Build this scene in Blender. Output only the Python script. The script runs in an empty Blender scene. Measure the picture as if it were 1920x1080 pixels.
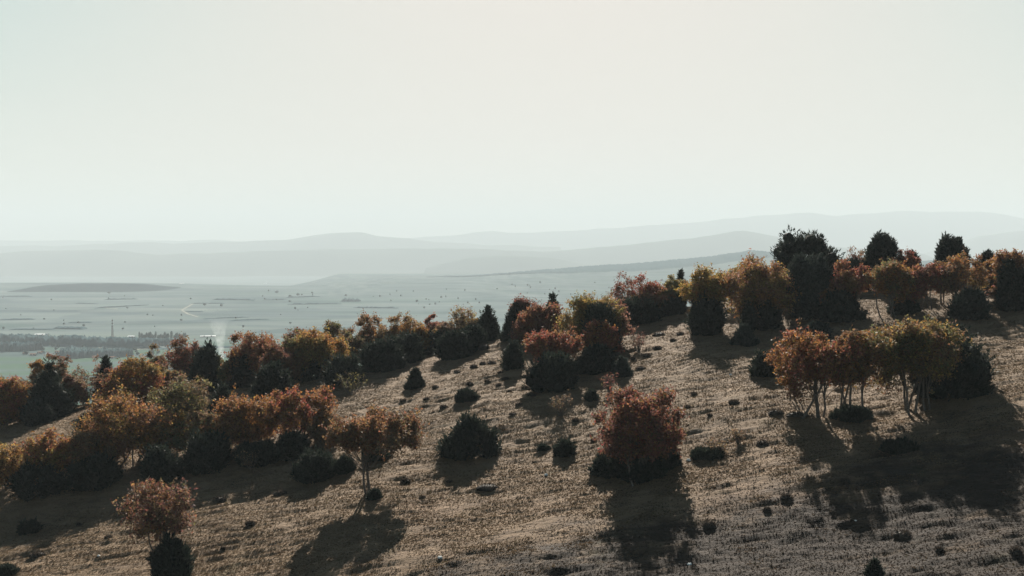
import bpy, math, random
import numpy as np
from mathutils import Vector

rng = np.random.default_rng(7)
random.seed(7)
SC = bpy.context.scene
COL = SC.collection

# ------------------------------------------------------------------ camera
F_PX = 2059.0                      # focal length in photo pixels (1920 wide)
HORIZON = 455.0                    # photo row of the level line
PITCH = math.atan((540.0 - HORIZON) / F_PX)
cam_d = bpy.data.cameras.new('camera')
cam_d.sensor_width = 36.0
cam_d.lens = 36.0 * F_PX / 1920.0
cam_d.clip_start = 0.5
cam_d.clip_end = 60000.0
cam = bpy.data.objects.new('camera', cam_d)
COL.objects.link(cam)
cam.rotation_euler = (math.pi / 2 - PITCH, 0, 0)
SC.camera = cam

# ------------------------------------------------------------------ sky, sun, exposure
SUN_EL = math.radians(31.0)
SUN_AZ = math.radians(3.0)         # to the right of straight ahead
world = bpy.data.worlds.new('World')
SC.world = world
world.use_nodes = True
wn, wl = world.node_tree.nodes, world.node_tree.links
wn.clear()
sky = wn.new('ShaderNodeTexSky')
sky.sky_type = 'NISHITA'
sky.sun_disc = False
sky.sun_elevation = SUN_EL
sky.sun_rotation = SUN_AZ
sky.altitude = 900.0
sky.air_density = 1.0
sky.dust_density = 3.0
sky.ozone_density = 1.0
# hazy autumn air: the blue is bleached and the glare rolls off towards white
hs = wn.new('ShaderNodeHueSaturation')
hs.inputs['Saturation'].default_value = 1.1
wl.new(sky.outputs['Color'], hs.inputs['Color'])
tint = wn.new('ShaderNodeVectorMath'); tint.operation = 'MULTIPLY'
tint.inputs[1].default_value = (0.64, 1.05, 1.02)
wl.new(hs.outputs['Color'], tint.inputs[0])
KNEE = 4.2                          # film-like shoulder: s / (1 + (s/KNEE)^P)^(1/P)
PW = 1.5
sepc = wn.new('ShaderNodeSeparateXYZ'); comb = wn.new('ShaderNodeCombineXYZ')
wl.new(tint.outputs[0], sepc.inputs[0])
def wmath(op, a, b):
    m = wn.new('ShaderNodeMath'); m.operation = op
    for s_, q in zip(m.inputs, (a, b)):
        if isinstance(q, (int, float)): s_.default_value = q
        else: wl.new(q, s_)
    return m.outputs[0]
for ci_ in range(3):
    v_ = wmath('MULTIPLY', wmath('POWER', wmath('DIVIDE', sepc.outputs[ci_], 7.0), 1.35), 7.0)
    d_ = wmath('POWER', wmath('ADD', wmath('POWER', wmath('DIVIDE', v_, KNEE), PW), 1.0), 1.0 / PW)
    wl.new(wmath('DIVIDE', v_, d_), comb.inputs[ci_])
bg = wn.new('ShaderNodeBackground')
warm = wn.new('ShaderNodeVectorMath'); warm.operation = 'MULTIPLY'
warm.inputs[1].default_value = (1.08, 0.945, 0.87)
wl.new(comb.outputs[0], warm.inputs[0])
wl.new(warm.outputs[0], bg.inputs['Color'])
bg.inputs['Strength'].default_value = 0.05
wo = wn.new('ShaderNodeOutputWorld')
wl.new(bg.outputs[0], wo.inputs['Surface'])

sun_d = bpy.data.lights.new('sun', 'SUN')
sun_d.energy = 5.0
sun_d.angle = math.radians(0.53)
sun_d.color = (1.0, 0.93, 0.82)
sun = bpy.data.objects.new('sun', sun_d)
COL.objects.link(sun)
to_sun = Vector((math.sin(SUN_AZ) * math.cos(SUN_EL), math.cos(SUN_AZ) * math.cos(SUN_EL), math.sin(SUN_EL)))
sun.rotation_euler = to_sun.to_track_quat('Z', 'Y').to_euler()
sun.location = to_sun * 300

SC.view_settings.view_transform = 'Standard'
SC.view_settings.look = 'None'
SC.view_settings.gamma = 1.0
SC.view_settings.exposure = 2.05
SC.view_settings.use_curve_mapping = False

cy = SC.cycles
cy.max_bounces = 5
cy.diffuse_bounces = 1
cy.glossy_bounces = 1
cy.transmission_bounces = 3
cy.volume_bounces = 1
cy.transparent_max_bounces = 8
cy.use_denoising = True
cy.denoiser = 'OPENIMAGEDENOISE'
cy.caustics_reflective = False
cy.caustics_refractive = False
cy.sample_clamp_indirect = 4.0

# ------------------------------------------------------------------ helpers
def lin(r, g, b):
    f = lambda c: (c / 255 / 12.92) if c / 255 <= 0.04045 else ((c / 255 + 0.055) / 1.055) ** 2.4
    return (f(r), f(g), f(b), 1.0)

def hash2(ix, iy, seed):
    h = (ix.astype(np.int64) * 374761393 + iy.astype(np.int64) * 668265263 + seed * 974711) & 0xFFFFFFFF
    h = ((h ^ (h >> 13)) * 1274126177) & 0xFFFFFFFF
    h = (h ^ (h >> 16)) & 0xFFFFFFFF
    h = (h * 2246822519) & 0xFFFFFFFF
    return ((h ^ (h >> 15)) & 0xFFFF) / 65535.0

def vnoise(x, y, seed=0):
    x = np.asarray(x, float); y = np.asarray(y, float)
    ix = np.floor(x); iy = np.floor(y)
    fx = x - ix; fy = y - iy
    fx = fx * fx * fx * (fx * (fx * 6 - 15) + 10); fy = fy * fy * fy * (fy * (fy * 6 - 15) + 10)
    a = hash2(ix, iy, seed); b = hash2(ix + 1, iy, seed)
    c = hash2(ix, iy + 1, seed); d = hash2(ix + 1, iy + 1, seed)
    return (a * (1 - fx) + b * fx) * (1 - fy) + (c * (1 - fx) + d * fx) * fy * 1.0

def fbm(x, y, seed=0, octaves=3):
    s = 0.0; a = 1.0; t = 0.0
    for o in range(octaves):
        s = s + a * vnoise(x * 2 ** o + 17.3 * o, y * 2 ** o - 9.1 * o, seed + o)
        t += a; a *= 0.5
    return s / t

def px_dir(px, py):
    """photo pixel -> direction with y (forward) = 1"""
    u = (px - 960.0) / F_PX; v = (540.0 - py) / F_PX
    y = math.cos(PITCH) + v * math.sin(PITCH)
    z = -math.sin(PITCH) + v * math.cos(PITCH)
    return u / y, z / y

def mesh_obj(name, verts, faces, mat, parent=None, smooth=False, cols=None):
    me = bpy.data.meshes.new(name)
    verts = np.asarray(verts, np.float32)
    if isinstance(faces, np.ndarray):
        nf, k = faces.shape
        me.vertices.add(len(verts)); me.vertices.foreach_set('co', verts.ravel())
        me.loops.add(nf * k); me.loops.foreach_set('vertex_index', faces.astype(np.int32).ravel())
        me.polygons.add(nf); me.polygons.foreach_set('loop_start', np.arange(0, nf * k, k, dtype=np.int32))
        me.update(calc_edges=True)
    else:
        me.from_pydata([tuple(map(float, v)) for v in verts], [], faces)
        me.update()
    if smooth:
        me.polygons.foreach_set('use_smooth', np.ones(len(me.polygons), bool))
    if cols is not None:
        at = me.attributes.new('tone', 'FLOAT_COLOR', 'FACE')
        c4 = np.ones((len(me.polygons), 4), np.float32); c4[:, :3] = cols
        at.data.foreach_set('color', c4.ravel())
    if mat is not None:
        me.materials.append(mat)
    o = bpy.data.objects.new(name, me)
    COL.objects.link(o)
    if parent is not None:
        o.parent = parent
    return o

def tag(o, label=None, cat=None, group=None, kind=None):
    if label: o['label'] = label
    if cat: o['category'] = cat
    if group: o['group'] = group
    if kind: o['kind'] = kind
    return o

def empty(name, loc):
    o = bpy.data.objects.new(name, None)
    o.empty_display_size = 0.3
    o.location = loc
    COL.objects.link(o)
    return o

def box(v, f, x0, x1, y0, y1, z0, z1):
    b = len(v)
    v += [(x0, y0, z0), (x1, y0, z0), (x1, y1, z0), (x0, y1, z0), (x0, y0, z1), (x1, y0, z1), (x1, y1, z1), (x0, y1, z1)]
    f += [tuple(b + i for i in q) for q in ((0, 3, 2, 1), (4, 5, 6, 7), (0, 1, 5, 4), (1, 2, 6, 5), (2, 3, 7, 6), (3, 0, 4, 7))]

# ------------------------------------------------------------------ materials
def new_mat(name):
    m = bpy.data.materials.new(name); m.use_nodes = True
    n, l = m.node_tree.nodes, m.node_tree.links
    n.clear()
    out = n.new('ShaderNodeOutputMaterial')
    return m, n, l, out

def ramp(n, stops, mode='LINEAR'):
    r = n.new('ShaderNodeValToRGB')
    r.color_ramp.interpolation = mode
    while len(r.color_ramp.elements) < len(stops):
        r.color_ramp.elements.new(0.5)
    for e, (p, c) in zip(r.color_ramp.elements, stops):
        e.position = p; e.color = c if len(c) == 4 else (*c, 1)
    return r

def noise(n, l, vec, scale, detail=3.0, rough=0.55):
    t = n.new('ShaderNodeTexNoise')
    t.inputs['Scale'].default_value = scale; t.inputs['Detail'].default_value = detail
    t.inputs['Roughness'].default_value = rough
    l.new(vec, t.inputs['Vector'])
    return t

def mix(n, l, fac, a, b, blend='MIX'):
    m = n.new('ShaderNodeMix'); m.data_type = 'RGBA'; m.blend_type = blend
    for sock, val in ((m.inputs['Factor'], fac), (m.inputs[6], a), (m.inputs[7], b)):
        if hasattr(val, 'links') or hasattr(val, 'is_linked'):
            l.new(val, sock)
        elif isinstance(val, (int, float)):
            sock.default_value = val
        else:
            sock.default_value = val if len(val) == 4 else (*val, 1)
    return m.outputs[2]

def leaf_material(name, transl, rough, spec):
    m, n, l, out = new_mat(name)
    at = n.new('ShaderNodeAttribute'); at.attribute_name = 'tone'
    p = n.new('ShaderNodeBsdfPrincipled')
    p.inputs['Roughness'].default_value = rough
    p.inputs['Specular IOR Level'].default_value = spec
    l.new(at.outputs['Color'], p.inputs['Base Color'])
    t = n.new('ShaderNodeBsdfTranslucent')
    l.new(at.outputs['Color'], t.inputs['Color'])
    mx = n.new('ShaderNodeMixShader'); mx.inputs[0].default_value = transl
    l.new(p.outputs[0], mx.inputs[1]); l.new(t.outputs[0], mx.inputs[2])
    l.new(mx.outputs[0], out.inputs['Surface'])
    return m

M_LEAF = leaf_material('autumn_leaf', 0.42, 0.65, 0.06)
M_NEEDLE = leaf_material('juniper_needle', 0.22, 0.7, 0.05)

def simple_mat(name, c0, c1, scale, rough=0.9, bump=0.0, spec=0.0):
    m, n, l, out = new_mat(name)
    tc = n.new('ShaderNodeTexCoord')
    no = noise(n, l, tc.outputs['Object'], scale, 4)
    r = ramp(n, [(0.3, c0), (0.7, c1)])
    l.new(no.outputs['Fac'], r.inputs['Fac'])
    p = n.new('ShaderNodeBsdfPrincipled'); p.inputs['Roughness'].default_value = rough
    p.inputs['Specular IOR Level'].default_value = spec
    l.new(r.outputs['Color'], p.inputs['Base Color'])
    if bump:
        b = n.new('ShaderNodeBump'); b.inputs['Strength'].default_value = 1.0; b.inputs['Distance'].default_value = bump
        l.new(no.outputs['Fac'], b.inputs['Height']); l.new(b.outputs[0], p.inputs['Normal'])
    l.new(p.outputs[0], out.inputs['Surface'])
    return m

M_BARK = simple_mat('grey_brown_bark', (0.05, 0.04, 0.033), (0.12, 0.1, 0.085), 14, 0.9, 0.01)
M_STONE = simple_mat('pale_limestone', (0.4, 0.39, 0.36), (0.6, 0.58, 0.55), 6, 0.8, 0.02)
M_WOOD_FAR = simple_mat('distant_woodland', (0.022, 0.042, 0.05), (0.034, 0.056, 0.06), 0.02)
M_WOOD_DARK = simple_mat('distant_pine_wood', (0.006, 0.014, 0.018), (0.012, 0.02, 0.024), 0.02)
M_FARTREE = simple_mat('distant_foliage', (0.02, 0.03, 0.026), (0.04, 0.05, 0.04), 0.3)
M_HILL = simple_mat('distant_hill_scrub', (0.025, 0.035, 0.03), (0.055, 0.065, 0.052), 0.002)
M_WALLW = simple_mat('white_render', (0.3, 0.3, 0.29), (0.36, 0.36, 0.35), 0.3)
M_ROOFW = simple_mat('pale_sheet_roof', (0.36, 0.37, 0.37), (0.44, 0.45, 0.45), 0.2, 0.5)
M_ROOFR = simple_mat('clay_tile_roof', (0.10, 0.06, 0.045), (0.15, 0.09, 0.065), 0.6)
M_STEEL = simple_mat('mast_steel', (0.09, 0.05, 0.045), (0.16, 0.08, 0.07), 0.5, 0.6)
M_TRACK = simple_mat('pale_dirt_track', (0.16, 0.16, 0.14), (0.2, 0.2, 0.17), 0.05)
M_GLASSD = simple_mat('dark_window', (0.02, 0.025, 0.03), (0.04, 0.045, 0.05), 1.0, 0.2)

def ground_material():
    m, n, l, out = new_mat('dry_hill_grass')
    tc = n.new('ShaderNodeTexCoord')
    v = tc.outputs['Object']
    mp = n.new('ShaderNodeMapping'); mp.inputs['Scale'].default_value = (0.5, 1.0, 1.0)
    l.new(v, mp.inputs['Vector'])
    straw = ramp(n, [(0.30, (0.062, 0.038, 0.021)), (0.5, (0.104, 0.068, 0.039)), (0.72, (0.142, 0.094, 0.056))])
    l.new(noise(n, l, mp.outputs[0], 1.3, 6, 0.68).outputs['Fac'], straw.inputs['Fac'])
    heath = ramp(n, [(0.3, (0.010, 0.006, 0.004)), (0.7, (0.023, 0.015, 0.009))])  # heath colour, with shade of the lower slope put into it
    l.new(noise(n, l, mp.outputs[0], 2.6, 5, 0.7).outputs['Fac'], heath.inputs['Fac'])
    at = n.new('ShaderNodeAttribute'); at.attribute_name = 'heath'
    pn = noise(n, l, mp.outputs[0], 0.55, 5, 0.7)
    ad = n.new('ShaderNodeMath'); ad.operation = 'ADD'
    l.new(pn.outputs['Fac'], ad.inputs[0]); l.new(at.outputs['Fac'], ad.inputs[1])
    pm = ramp(n, [(0.56, (0, 0, 0)), (0.80, (1, 1, 1))])
    l.new(ad.outputs[0], pm.inputs['Fac'])
    c = mix(n, l, pm.outputs['Color'], straw.outputs['Color'], heath.outputs['Color'])
    rust = noise(n, l, mp.outputs[0], 0.16, 4, 0.6)
    rm = ramp(n, [(0.55, (0, 0, 0)), (0.72, (0.290, 0.287, 0.287))])
    l.new(rust.outputs['Fac'], rm.inputs['Fac'])
    c = mix(n, l, rm.outputs['Color'], c, (0.122, 0.073, 0.044))
    gr = noise(n, l, v, 0.33, 4, 0.65)
    gm = ramp(n, [(0.62, (0, 0, 0)), (0.74, (0.317, 0.313, 0.313))])
    l.new(gr.outputs['Fac'], gm.inputs['Fac'])
    c = mix(n, l, gm.outputs['Color'], c, (0.058, 0.058, 0.024))
    p = n.new('ShaderNodeBsdfPrincipled'); p.inputs['Roughness'].default_value = 0.95
    p.inputs['Specular IOR Level'].default_value = 0.15
    l.new(c, p.inputs['Base Color'])
    bn = noise(n, l, mp.outputs[0], 5.0, 6, 0.7)
    b = n.new('ShaderNodeBump'); b.inputs['Strength'].default_value = 1.0; b.inputs['Distance'].default_value = 0.16
    l.new(bn.outputs['Fac'], b.inputs['Height']); l.new(b.outputs[0], p.inputs['Normal'])
    l.new(p.outputs[0], out.inputs['Surface'])
    return m
M_GROUND = ground_material()

def plain_material():
    m, n, l, out = new_mat('plain_fields')  # field tones carry the teal of the haze in their own colour
    tc = n.new('ShaderNodeTexCoord'); v = tc.outputs['Object']
    mp = n.new('ShaderNodeMapping'); mp.inputs['Scale'].default_value = (1 / 210, 1 / 120, 1); mp.inputs['Rotation'].default_value = (0, 0, 0.12)
    l.new(v, mp.inputs['Vector'])
    vo = n.new('ShaderNodeTexVoronoi'); vo.inputs['Scale'].default_value = 1.0; vo.inputs['Randomness'].default_value = 0.9
    l.new(mp.outputs[0], vo.inputs['Vector'])
    sep = n.new('ShaderNodeSeparateColor'); l.new(vo.outputs['Color'], sep.inputs[0])
    fld = ramp(n, [(0.0, (0.062, 0.080, 0.080)), (0.3, (0.090, 0.108, 0.105)), (0.55, (0.052, 0.078, 0.070)), (0.72, (0.034, 0.048, 0.056)), (0.88, (0.112, 0.125, 0.115))], 'CONSTANT')
    l.new(sep.outputs[0], fld.inputs['Fac'])
    mp2 = n.new('ShaderNodeMapping'); mp2.inputs['Scale'].default_value = (1 / 300, 1 / 90, 1); mp2.inputs['Rotation'].default_value = (0, 0, 0.06)
    l.new(v, mp2.inputs['Vector'])
    n1 = noise(n, l, mp2.outputs[0], 1.0, 7, 0.62)
    r1 = ramp(n, [(0.36, (0.024, 0.040, 0.048)), (0.5, (0.066, 0.090, 0.094)), (0.64, (0.110, 0.132, 0.128))])
    l.new(n1.outputs['Fac'], r1.inputs['Fac'])
    mp3 = n.new('ShaderNodeMapping'); mp3.inputs['Scale'].default_value = (1 / 75, 1 / 38, 1); mp3.inputs['Rotation'].default_value = (0, 0, -0.2)
    l.new(v, mp3.inputs['Vector'])
    vo2 = n.new('ShaderNodeTexVoronoi'); vo2.inputs['Scale'].default_value = 1.0
    l.new(mp3.outputs[0], vo2.inputs['Vector'])
    sep2 = n.new('ShaderNodeSeparateColor'); l.new(vo2.outputs['Color'], sep2.inputs[0])
    fl2 = ramp(n, [(0.0, (0.045, 0.066, 0.066)), (0.3, (0.08, 0.1, 0.1)), (0.6, (0.055, 0.08, 0.06)), (0.8, (0.11, 0.12, 0.11))], 'CONSTANT')
    l.new(sep2.outputs[1], fl2.inputs['Fac'])
    ff = mix(n, l, 0.35, fld.outputs['Color'], fl2.outputs['Color'])
    c = mix(n, l, 0.5, ff, r1.outputs['Color'])
    # meadows nearer the foot of the hill and village
    sx = n.new('ShaderNodeSeparateXYZ'); l.new(v, sx.inputs[0])
    mr = n.new('ShaderNodeMapRange'); mr.inputs[1].default_value = 1250; mr.inputs[2].default_value = 950
    l.new(sx.outputs['Y'], mr.inputs[0])
    gn = noise(n, l, mp2.outputs[0], 2.2, 4, 0.6)
    gm = ramp(n, [(0.42, (0, 0, 0)), (0.56, (1, 1, 1))]); l.new(gn.outputs['Fac'], gm.inputs['Fac'])
    mu = n.new('ShaderNodeMath'); mu.operation = 'MULTIPLY'
    l.new(mr.outputs[0], mu.inputs[0]); l.new(gm.outputs['Color'], mu.inputs[1])
    c = mix(n, l, mu.outputs[0], c, (0.045, 0.076, 0.052))
    p = n.new('ShaderNodeBsdfPrincipled'); p.inputs['Roughness'].default_value = 1.0; p.inputs['Specular IOR Level'].default_value = 0.0
    l.new(c, p.inputs['Base Color'])
    l.new(p.outputs[0], out.inputs['Surface'])
    return m
M_PLAIN = plain_material()

# ------------------------------------------------------------------ terrain
S_Y, P_Z, A_X = 0.1437, 20.13, 0.145
CREST_Y, CURV, MAXU = 80.0, 0.008, 34.0
PLATEAU, LOWLAND = -100.0, -180.0

def hill(x, y):
    x = np.asarray(x, float); y = np.asarray(y, float)
    xr = np.clip(x - 60, 0, None)
    xx = np.where(x > 60, 60 + 40 * (1 - np.exp(-xr / 40)), x)
    z = -P_Z + S_Y * y + A_X * xx - 0.0006 * np.clip(x - 140, 0, None) ** 2
    cy_ = CREST_Y + 2.5 * np.sin(x / 17.0) + 1.5 * np.sin(x / 7.3 + 1)
    u = np.clip(y - cy_, 0, None)
    ul = np.minimum(u, MAXU)
    z = z - CURV * ul * ul - (u - ul) * 2 * CURV * MAXU
    z = z + 1.0 * (vnoise(x / 16 + 3, y / 14, 5) - 0.5) + 0.5 * (vnoise(x / 6.5, y / 5.5, 6) - 0.5)
    return z

def heath_shade_mask(x, y):
    # rough dead heath near the camera, darkened for the slope's shade; worn pasture higher up
    return np.clip((51.5 + 0.26 * (x - 6) - y) / 8.0, -0.5, 1.0) * 0.36

def lumps(x, y):
    big = fbm(x / 1.3 + 0.3 * y, y / 0.8, 11, 2)
    fine = fbm(x / 0.95 + 0.25 * y, y / 0.36, 15, 2)
    ter = np.abs(vnoise(x / 2.4 + 2, y / 0.8 - x * 0.05, 21) - 0.5) * 2
    rough = 0.85 + 0.30 * np.clip(heath_shade_mask(x, y) * 3, 0, 1)
    patch = 0.5 + 0.8 * fbm(x / 7.0, y / 6.0, 31, 2)
    return ((big - 0.5) * 0.16 + (fine - 0.5) * 0.24 + (ter - 0.4) * 0.07) * rough * patch

def plain_h(x, y):
    x = np.asarray(x, float); y = np.asarray(y, float)
    edge = 2750 + 160 * np.sin(x / 420.0) + 90 * np.sin(x / 170.0 + 1)
    t = np.clip((y - edge) / 900.0, 0, 1); t = t * t * (3 - 2 * t)
    return PLATEAU + (LOWLAND - PLATEAU) * t + 2.0 * (fbm(x / 500, y / 260, 41, 3) - 0.5)

def spaced(lo, hi, a, b, step, grow=1.22):
    core = np.arange(a, b + step * 0.5, step)
    up = []; s = step; p = core[-1]
    while p < hi:
        s *= grow; p = min(p + s, hi); up.append(p)
    dn = []; s = step; p = core[0]
    while p > lo:
        s *= grow; p = max(p - s, lo); dn.append(p)
    return np.concatenate([dn[::-1], core, up])

def grid_faces(nx, ny):
    i = np.arange(nx - 1)[None, :] + nx * np.arange(ny - 1)[:, None]
    i = i.ravel()
    return np.stack([i, i + 1, i + 1 + nx, i + nx], 1)

gx = spaced(-700, 760, -56, 58, 0.19)
gy = np.concatenate([spaced(-620, 74.9, 34, 74.9, 0.135), spaced(75.05, 640, 75.05, 104, 0.21)])
X, Y = np.meshgrid(gx, gy)
near = np.clip(1 - np.maximum(np.abs(X) - 62, 0) / 12, 0, 1) * np.clip(1 - np.maximum(np.abs(Y - 69) - 36, 0) / 8, 0, 1)
Z = hill(X, Y) + lumps(X, Y) * near
Z = np.maximum(Z, -106.0)
hs_o = mesh_obj('hillside', np.stack([X, Y, Z], -1).reshape(-1, 3), grid_faces(len(gx), len(gy)), M_GROUND, smooth=True)
at = hs_o.data.attributes.new('heath', 'FLOAT', 'POINT')
at.data.foreach_set('value', heath_shade_mask(X, Y).ravel().astype(np.float32))
tag(hs_o, 'dry tussocky pasture hillside falling away to the left', kind='structure')

px_ = spaced(-13500, 13500, -1500, 1500, 50, 1.12)
py_ = spaced(-3500, 13800, 300, 4200, 40, 1.10)
X, Y = np.meshgrid(px_, py_)
pl = mesh_obj('plain', np.stack([X, Y, plain_h(X, Y)], -1).reshape(-1, 3), grid_faces(len(px_), len(py_)), M_PLAIN, smooth=True)
tag(pl, 'hazy plain of fields stretching to the distant hills', kind='structure')

def surf(x, y):
    return float(hill(x, y))

def ground_hit(px, py):
    dx, dz = px_dir(px, py)
    ys = np.arange(30, 135, 0.1)
    gap = dz * ys - hill(dx * ys, ys)
    below = np.nonzero(gap < 0)[0]
    k = below[0] if len(below) else int(np.argmin(gap[:750]))
    return dx * ys[k], ys[k]

def plain_hit(px, py):
    dx, dz = px_dir(px, py)
    ys = np.arange(400, 9000, 4.0)
    gap = dz * ys - plain_h(dx * ys, ys)
    below = np.nonzero(gap < 0)[0]
    k = below[0] if len(below) else int(np.argmin(gap))
    y = ys[k]
    return dx * y, y, float(plain_h(dx * y, y))

# ------------------------------------------------------------------ distant hills
def ridge(name, prof, D, front, back, base, mat, label, amp=6.0, seed=0, rows=26, wob=0.05, jag=5.0):
    """a real ridge: crest line at distance about D, foot 'front' metres nearer and 'back' metres farther"""
    ks = np.array([p[0] for p in prof], float); vs = np.array([p[1] for p in prof], float)
    cols = np.linspace(ks[0], ks[-1], max(60, int((ks[-1] - ks[0]) / 7)))
    crest_row = np.interp(cols, ks, vs)
    crest_row = crest_row + jag * (fbm(cols / 34.0, cols * 0 + seed * 5.5, seed, 3) - 0.5)
    kern = np.array([1, 2, 3, 2, 1]) / 9.0
    crest_row = np.convolve(np.pad(crest_row, 2, 'edge'), kern, 'valid')
    t = np.linspace(-1, 1, rows)
    V = np.zeros((rows, len(cols), 3))
    for j, (c, r) in enumerate(zip(cols, crest_row)):
        dx, dz = px_dir(c, r)
        Dc = D * (1 + wob * (vnoise(c / 140.0, 0.5, seed) - 0.5))
        zc = dz * Dc
        for i, tt in enumerate(t):
            y = Dc + (front if tt < 0 else back) * tt
            s = (0.5 + 0.5 * math.cos(math.pi * tt)) ** 0.8
            V[i, j] = (dx * Dc + 0.0 * tt, y, base + (zc - base) * s)
    nz = fbm(V[..., 0] / (amp * 16), V[..., 1] / (amp * 16), seed + 3, 4) - 0.5
    edge = np.clip((V[..., 2] - base) / 40.0, 0, 1)
    V[..., 2] += nz * amp * edge
    o = mesh_obj(name, V.reshape(-1, 3), grid_faces(len(cols), rows), mat, smooth=True)
    tag(o, label, kind='structure')
    return o

ridge('mountain_range', [(-500, 448), (560, 452), (780, 446), (860, 440), (905, 433), (960, 436), (1010, 436), (1100, 430), (1180, 425), (1300, 417),
      (1380, 408), (1450, 402), (1510, 397), (1560, 405), (1620, 400), (1690, 394), (1760, 397), (1840, 399), (1880, 404), (1920, 412), (2100, 418), (2500, 405)],
      10600, 1200, 900, LOWLAND - 2, M_HILL, 'palest and farthest mountain range on the right skyline', 26, 1)
ridge('hills', [(-700, 458), (-200, 462), (0, 461), (120, 460), (200, 456), (280, 453), (340, 458), (400, 453), (470, 452), (540, 449), (590, 440), (640, 437),
      (675, 434), (700, 441), (740, 446), (800, 452), (900, 458), (1050, 462)], 8200, 800, 700, LOWLAND - 2, M_HILL,
      'pale green far hills on the left skyline', 16, 2)
ridge('hills', [(1000, 474), (1060, 468), (1180, 460), (1290, 448), (1350, 440), (1395, 433), (1440, 440), (1500, 452), (1600, 466), (1720, 475)],
      6500, 700, 600, LOWLAND - 2, M_HILL, 'pale peaked hill behind the long wooded ridge', 16, 3)
ridge('hills', [(1680, 492), (1740, 474), (1790, 456), (1840, 441), (1900, 432), (2000, 428), (2300, 430)],
      8000, 700, 600, LOWLAND - 2, M_HILL, 'pale hill rising at the right edge behind the near slope', 16, 4)
ridge('hills', [(-700, 470), (-250, 474), (0, 474), (60, 470), (130, 468), (200, 468), (250, 474), (300, 478), (420, 473), (640, 467), (900, 466), (1060, 474)],
      6400, 600, 500, LOWLAND - 2, M_HILL, 'low green far hills beyond the plain on the left', 10, 5)
ridge('hills', [(800, 502), (840, 492), (880, 483), (950, 479), (1010, 481), (1060, 488), (1110, 499)],
      5500, 400, 400, LOWLAND - 2, M_HILL, 'low rounded far hill in the middle of the plain', 8, 6)
lowhill = ridge('wooded_hill', [(30, 546), (80, 535), (150, 532), (210, 532), (260, 533), (300, 539), (355, 549)],
      2350, 160, 200, PLATEAU - 2, M_WOOD_DARK, 'low dark wooded hill across the left of the plain', 5, 7, wob=0.02, jag=1.0)
LONG = [(560, 533), (640, 527), (760, 520), (900, 518), (1000, 510), (1100, 500), (1150, 498), (1250, 490), (1330, 483), (1395, 472), (1450, 478),
        (1520, 488), (1700, 492), (1900, 486), (2300, 480)]
longhill = ridge('long_hill', LONG, 2900, 1250, 700, PLATEAU - 2, M_PLAIN, 'long pale hill rising to the right beyond the trees', 3, 8, rows=40, wob=0.0, jag=0.0)

def long_crest(px):
    return float(np.interp(px, [p[0] for p in LONG], [p[1] for p in LONG]))

def long_surface(px, dist):
    dx, dz = px_dir(px, long_crest(px))
    zc = dz * 2900; tt = (dist - 2900) / 1250.0
    s = (0.5 + 0.5 * math.cos(math.pi * tt)) ** 0.8
    return PLATEAU - 2 + (zc - PLATEAU + 2) * s

# the wood that covers the top of the long hill, a far mass of crowns
V = []; cols = np.arange(800, 2250, 2.2); rows_d = np.linspace(0, 1, 15)
for t in rows_d:
    for c in cols:
        dx, dz = px_dir(c, long_crest(c))
        depth = np.interp(c, [800, 960, 1050, 1150, 1300, 1400, 2300], [6, 60, 260, 360, 330, 300, 300])
        y = 2895 - depth * (1 - t) + 60 * (vnoise(c / 30.0, 2.0, 61) - 0.5)
        h = np.interp(c, [800, 1000], [1.2, 5]) * math.sin(math.pi * min(1, max(0, t * 1.0))) ** 0.35 if 0 < t < 1 else -2
        x = dx * 2900
        V.append((x, y, long_surface(c, y) + h * (0.55 + 0.9 * float(hash2(np.array(c * 10), np.array(t * 97), 3)))))
o = mesh_obj('woodland', np.array(V), grid_faces(len(cols), len(rows_d)), M_WOOD_FAR)
tag(o, 'dark band of wood along the top of the long hill', 'woodland', kind='stuff')

# ------------------------------------------------------------------ haze
def haze_box():
    v, f = [], []
    box(v, f, -14200, 14200, -4200, 14800, LOWLAND - 6, 375)
    m, n, l, out = new_mat('valley_haze')
    p = n.new('ShaderNodeVolumePrincipled')
    p.inputs['Color'].default_value = (0.50, 0.553, 0.583, 1)
    p.inputs['Density'].default_value = 0.00022
    p.inputs['Anisotropy'].default_value = -0.05
    l.new(p.outputs[0], out.inputs['Volume'])
    o = mesh_obj('haze', v, f, m)
    tag(o, 'pale haze hanging over the plain and hills', 'haze', kind='stuff')
haze_box()

# ------------------------------------------------------------------ vegetation builders
TONES = {
    'orange': [(0.54, 0.22, 0.06), (0.58, 0.29, 0.07), (0.42, 0.16, 0.06)],
    'amber': [(0.56, 0.33, 0.08), (0.48, 0.24, 0.07), (0.40, 0.27, 0.09)],
    'yellow': [(0.50, 0.37, 0.09), (0.40, 0.32, 0.09), (0.46, 0.25, 0.08)],
    'olive': [(0.25, 0.21, 0.08), (0.34, 0.26, 0.09), (0.21, 0.19, 0.08)],
    'rust': [(0.40, 0.17, 0.08), (0.34, 0.14, 0.08), (0.45, 0.23, 0.09)],
    'red': [(0.45, 0.12, 0.08), (0.38, 0.10, 0.08), (0.48, 0.19, 0.08)],
    'maroon': [(0.29, 0.10, 0.08), (0.34, 0.14, 0.10), (0.25, 0.11, 0.08)],
    'pink': [(0.44, 0.21, 0.15), (0.47, 0.27, 0.16), (0.40, 0.17, 0.13)],
    'brown': [(0.31, 0.19, 0.11), (0.26, 0.15, 0.09), (0.37, 0.24, 0.12)],
}
DULL = np.array([(0.08, 0.062, 0.026), (0.10, 0.06, 0.033), (0.065, 0.045, 0.03)])
JUN = [(0.013, 0.018, 0.014), (0.018, 0.024, 0.018), (0.026, 0.032, 0.024)]

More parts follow.
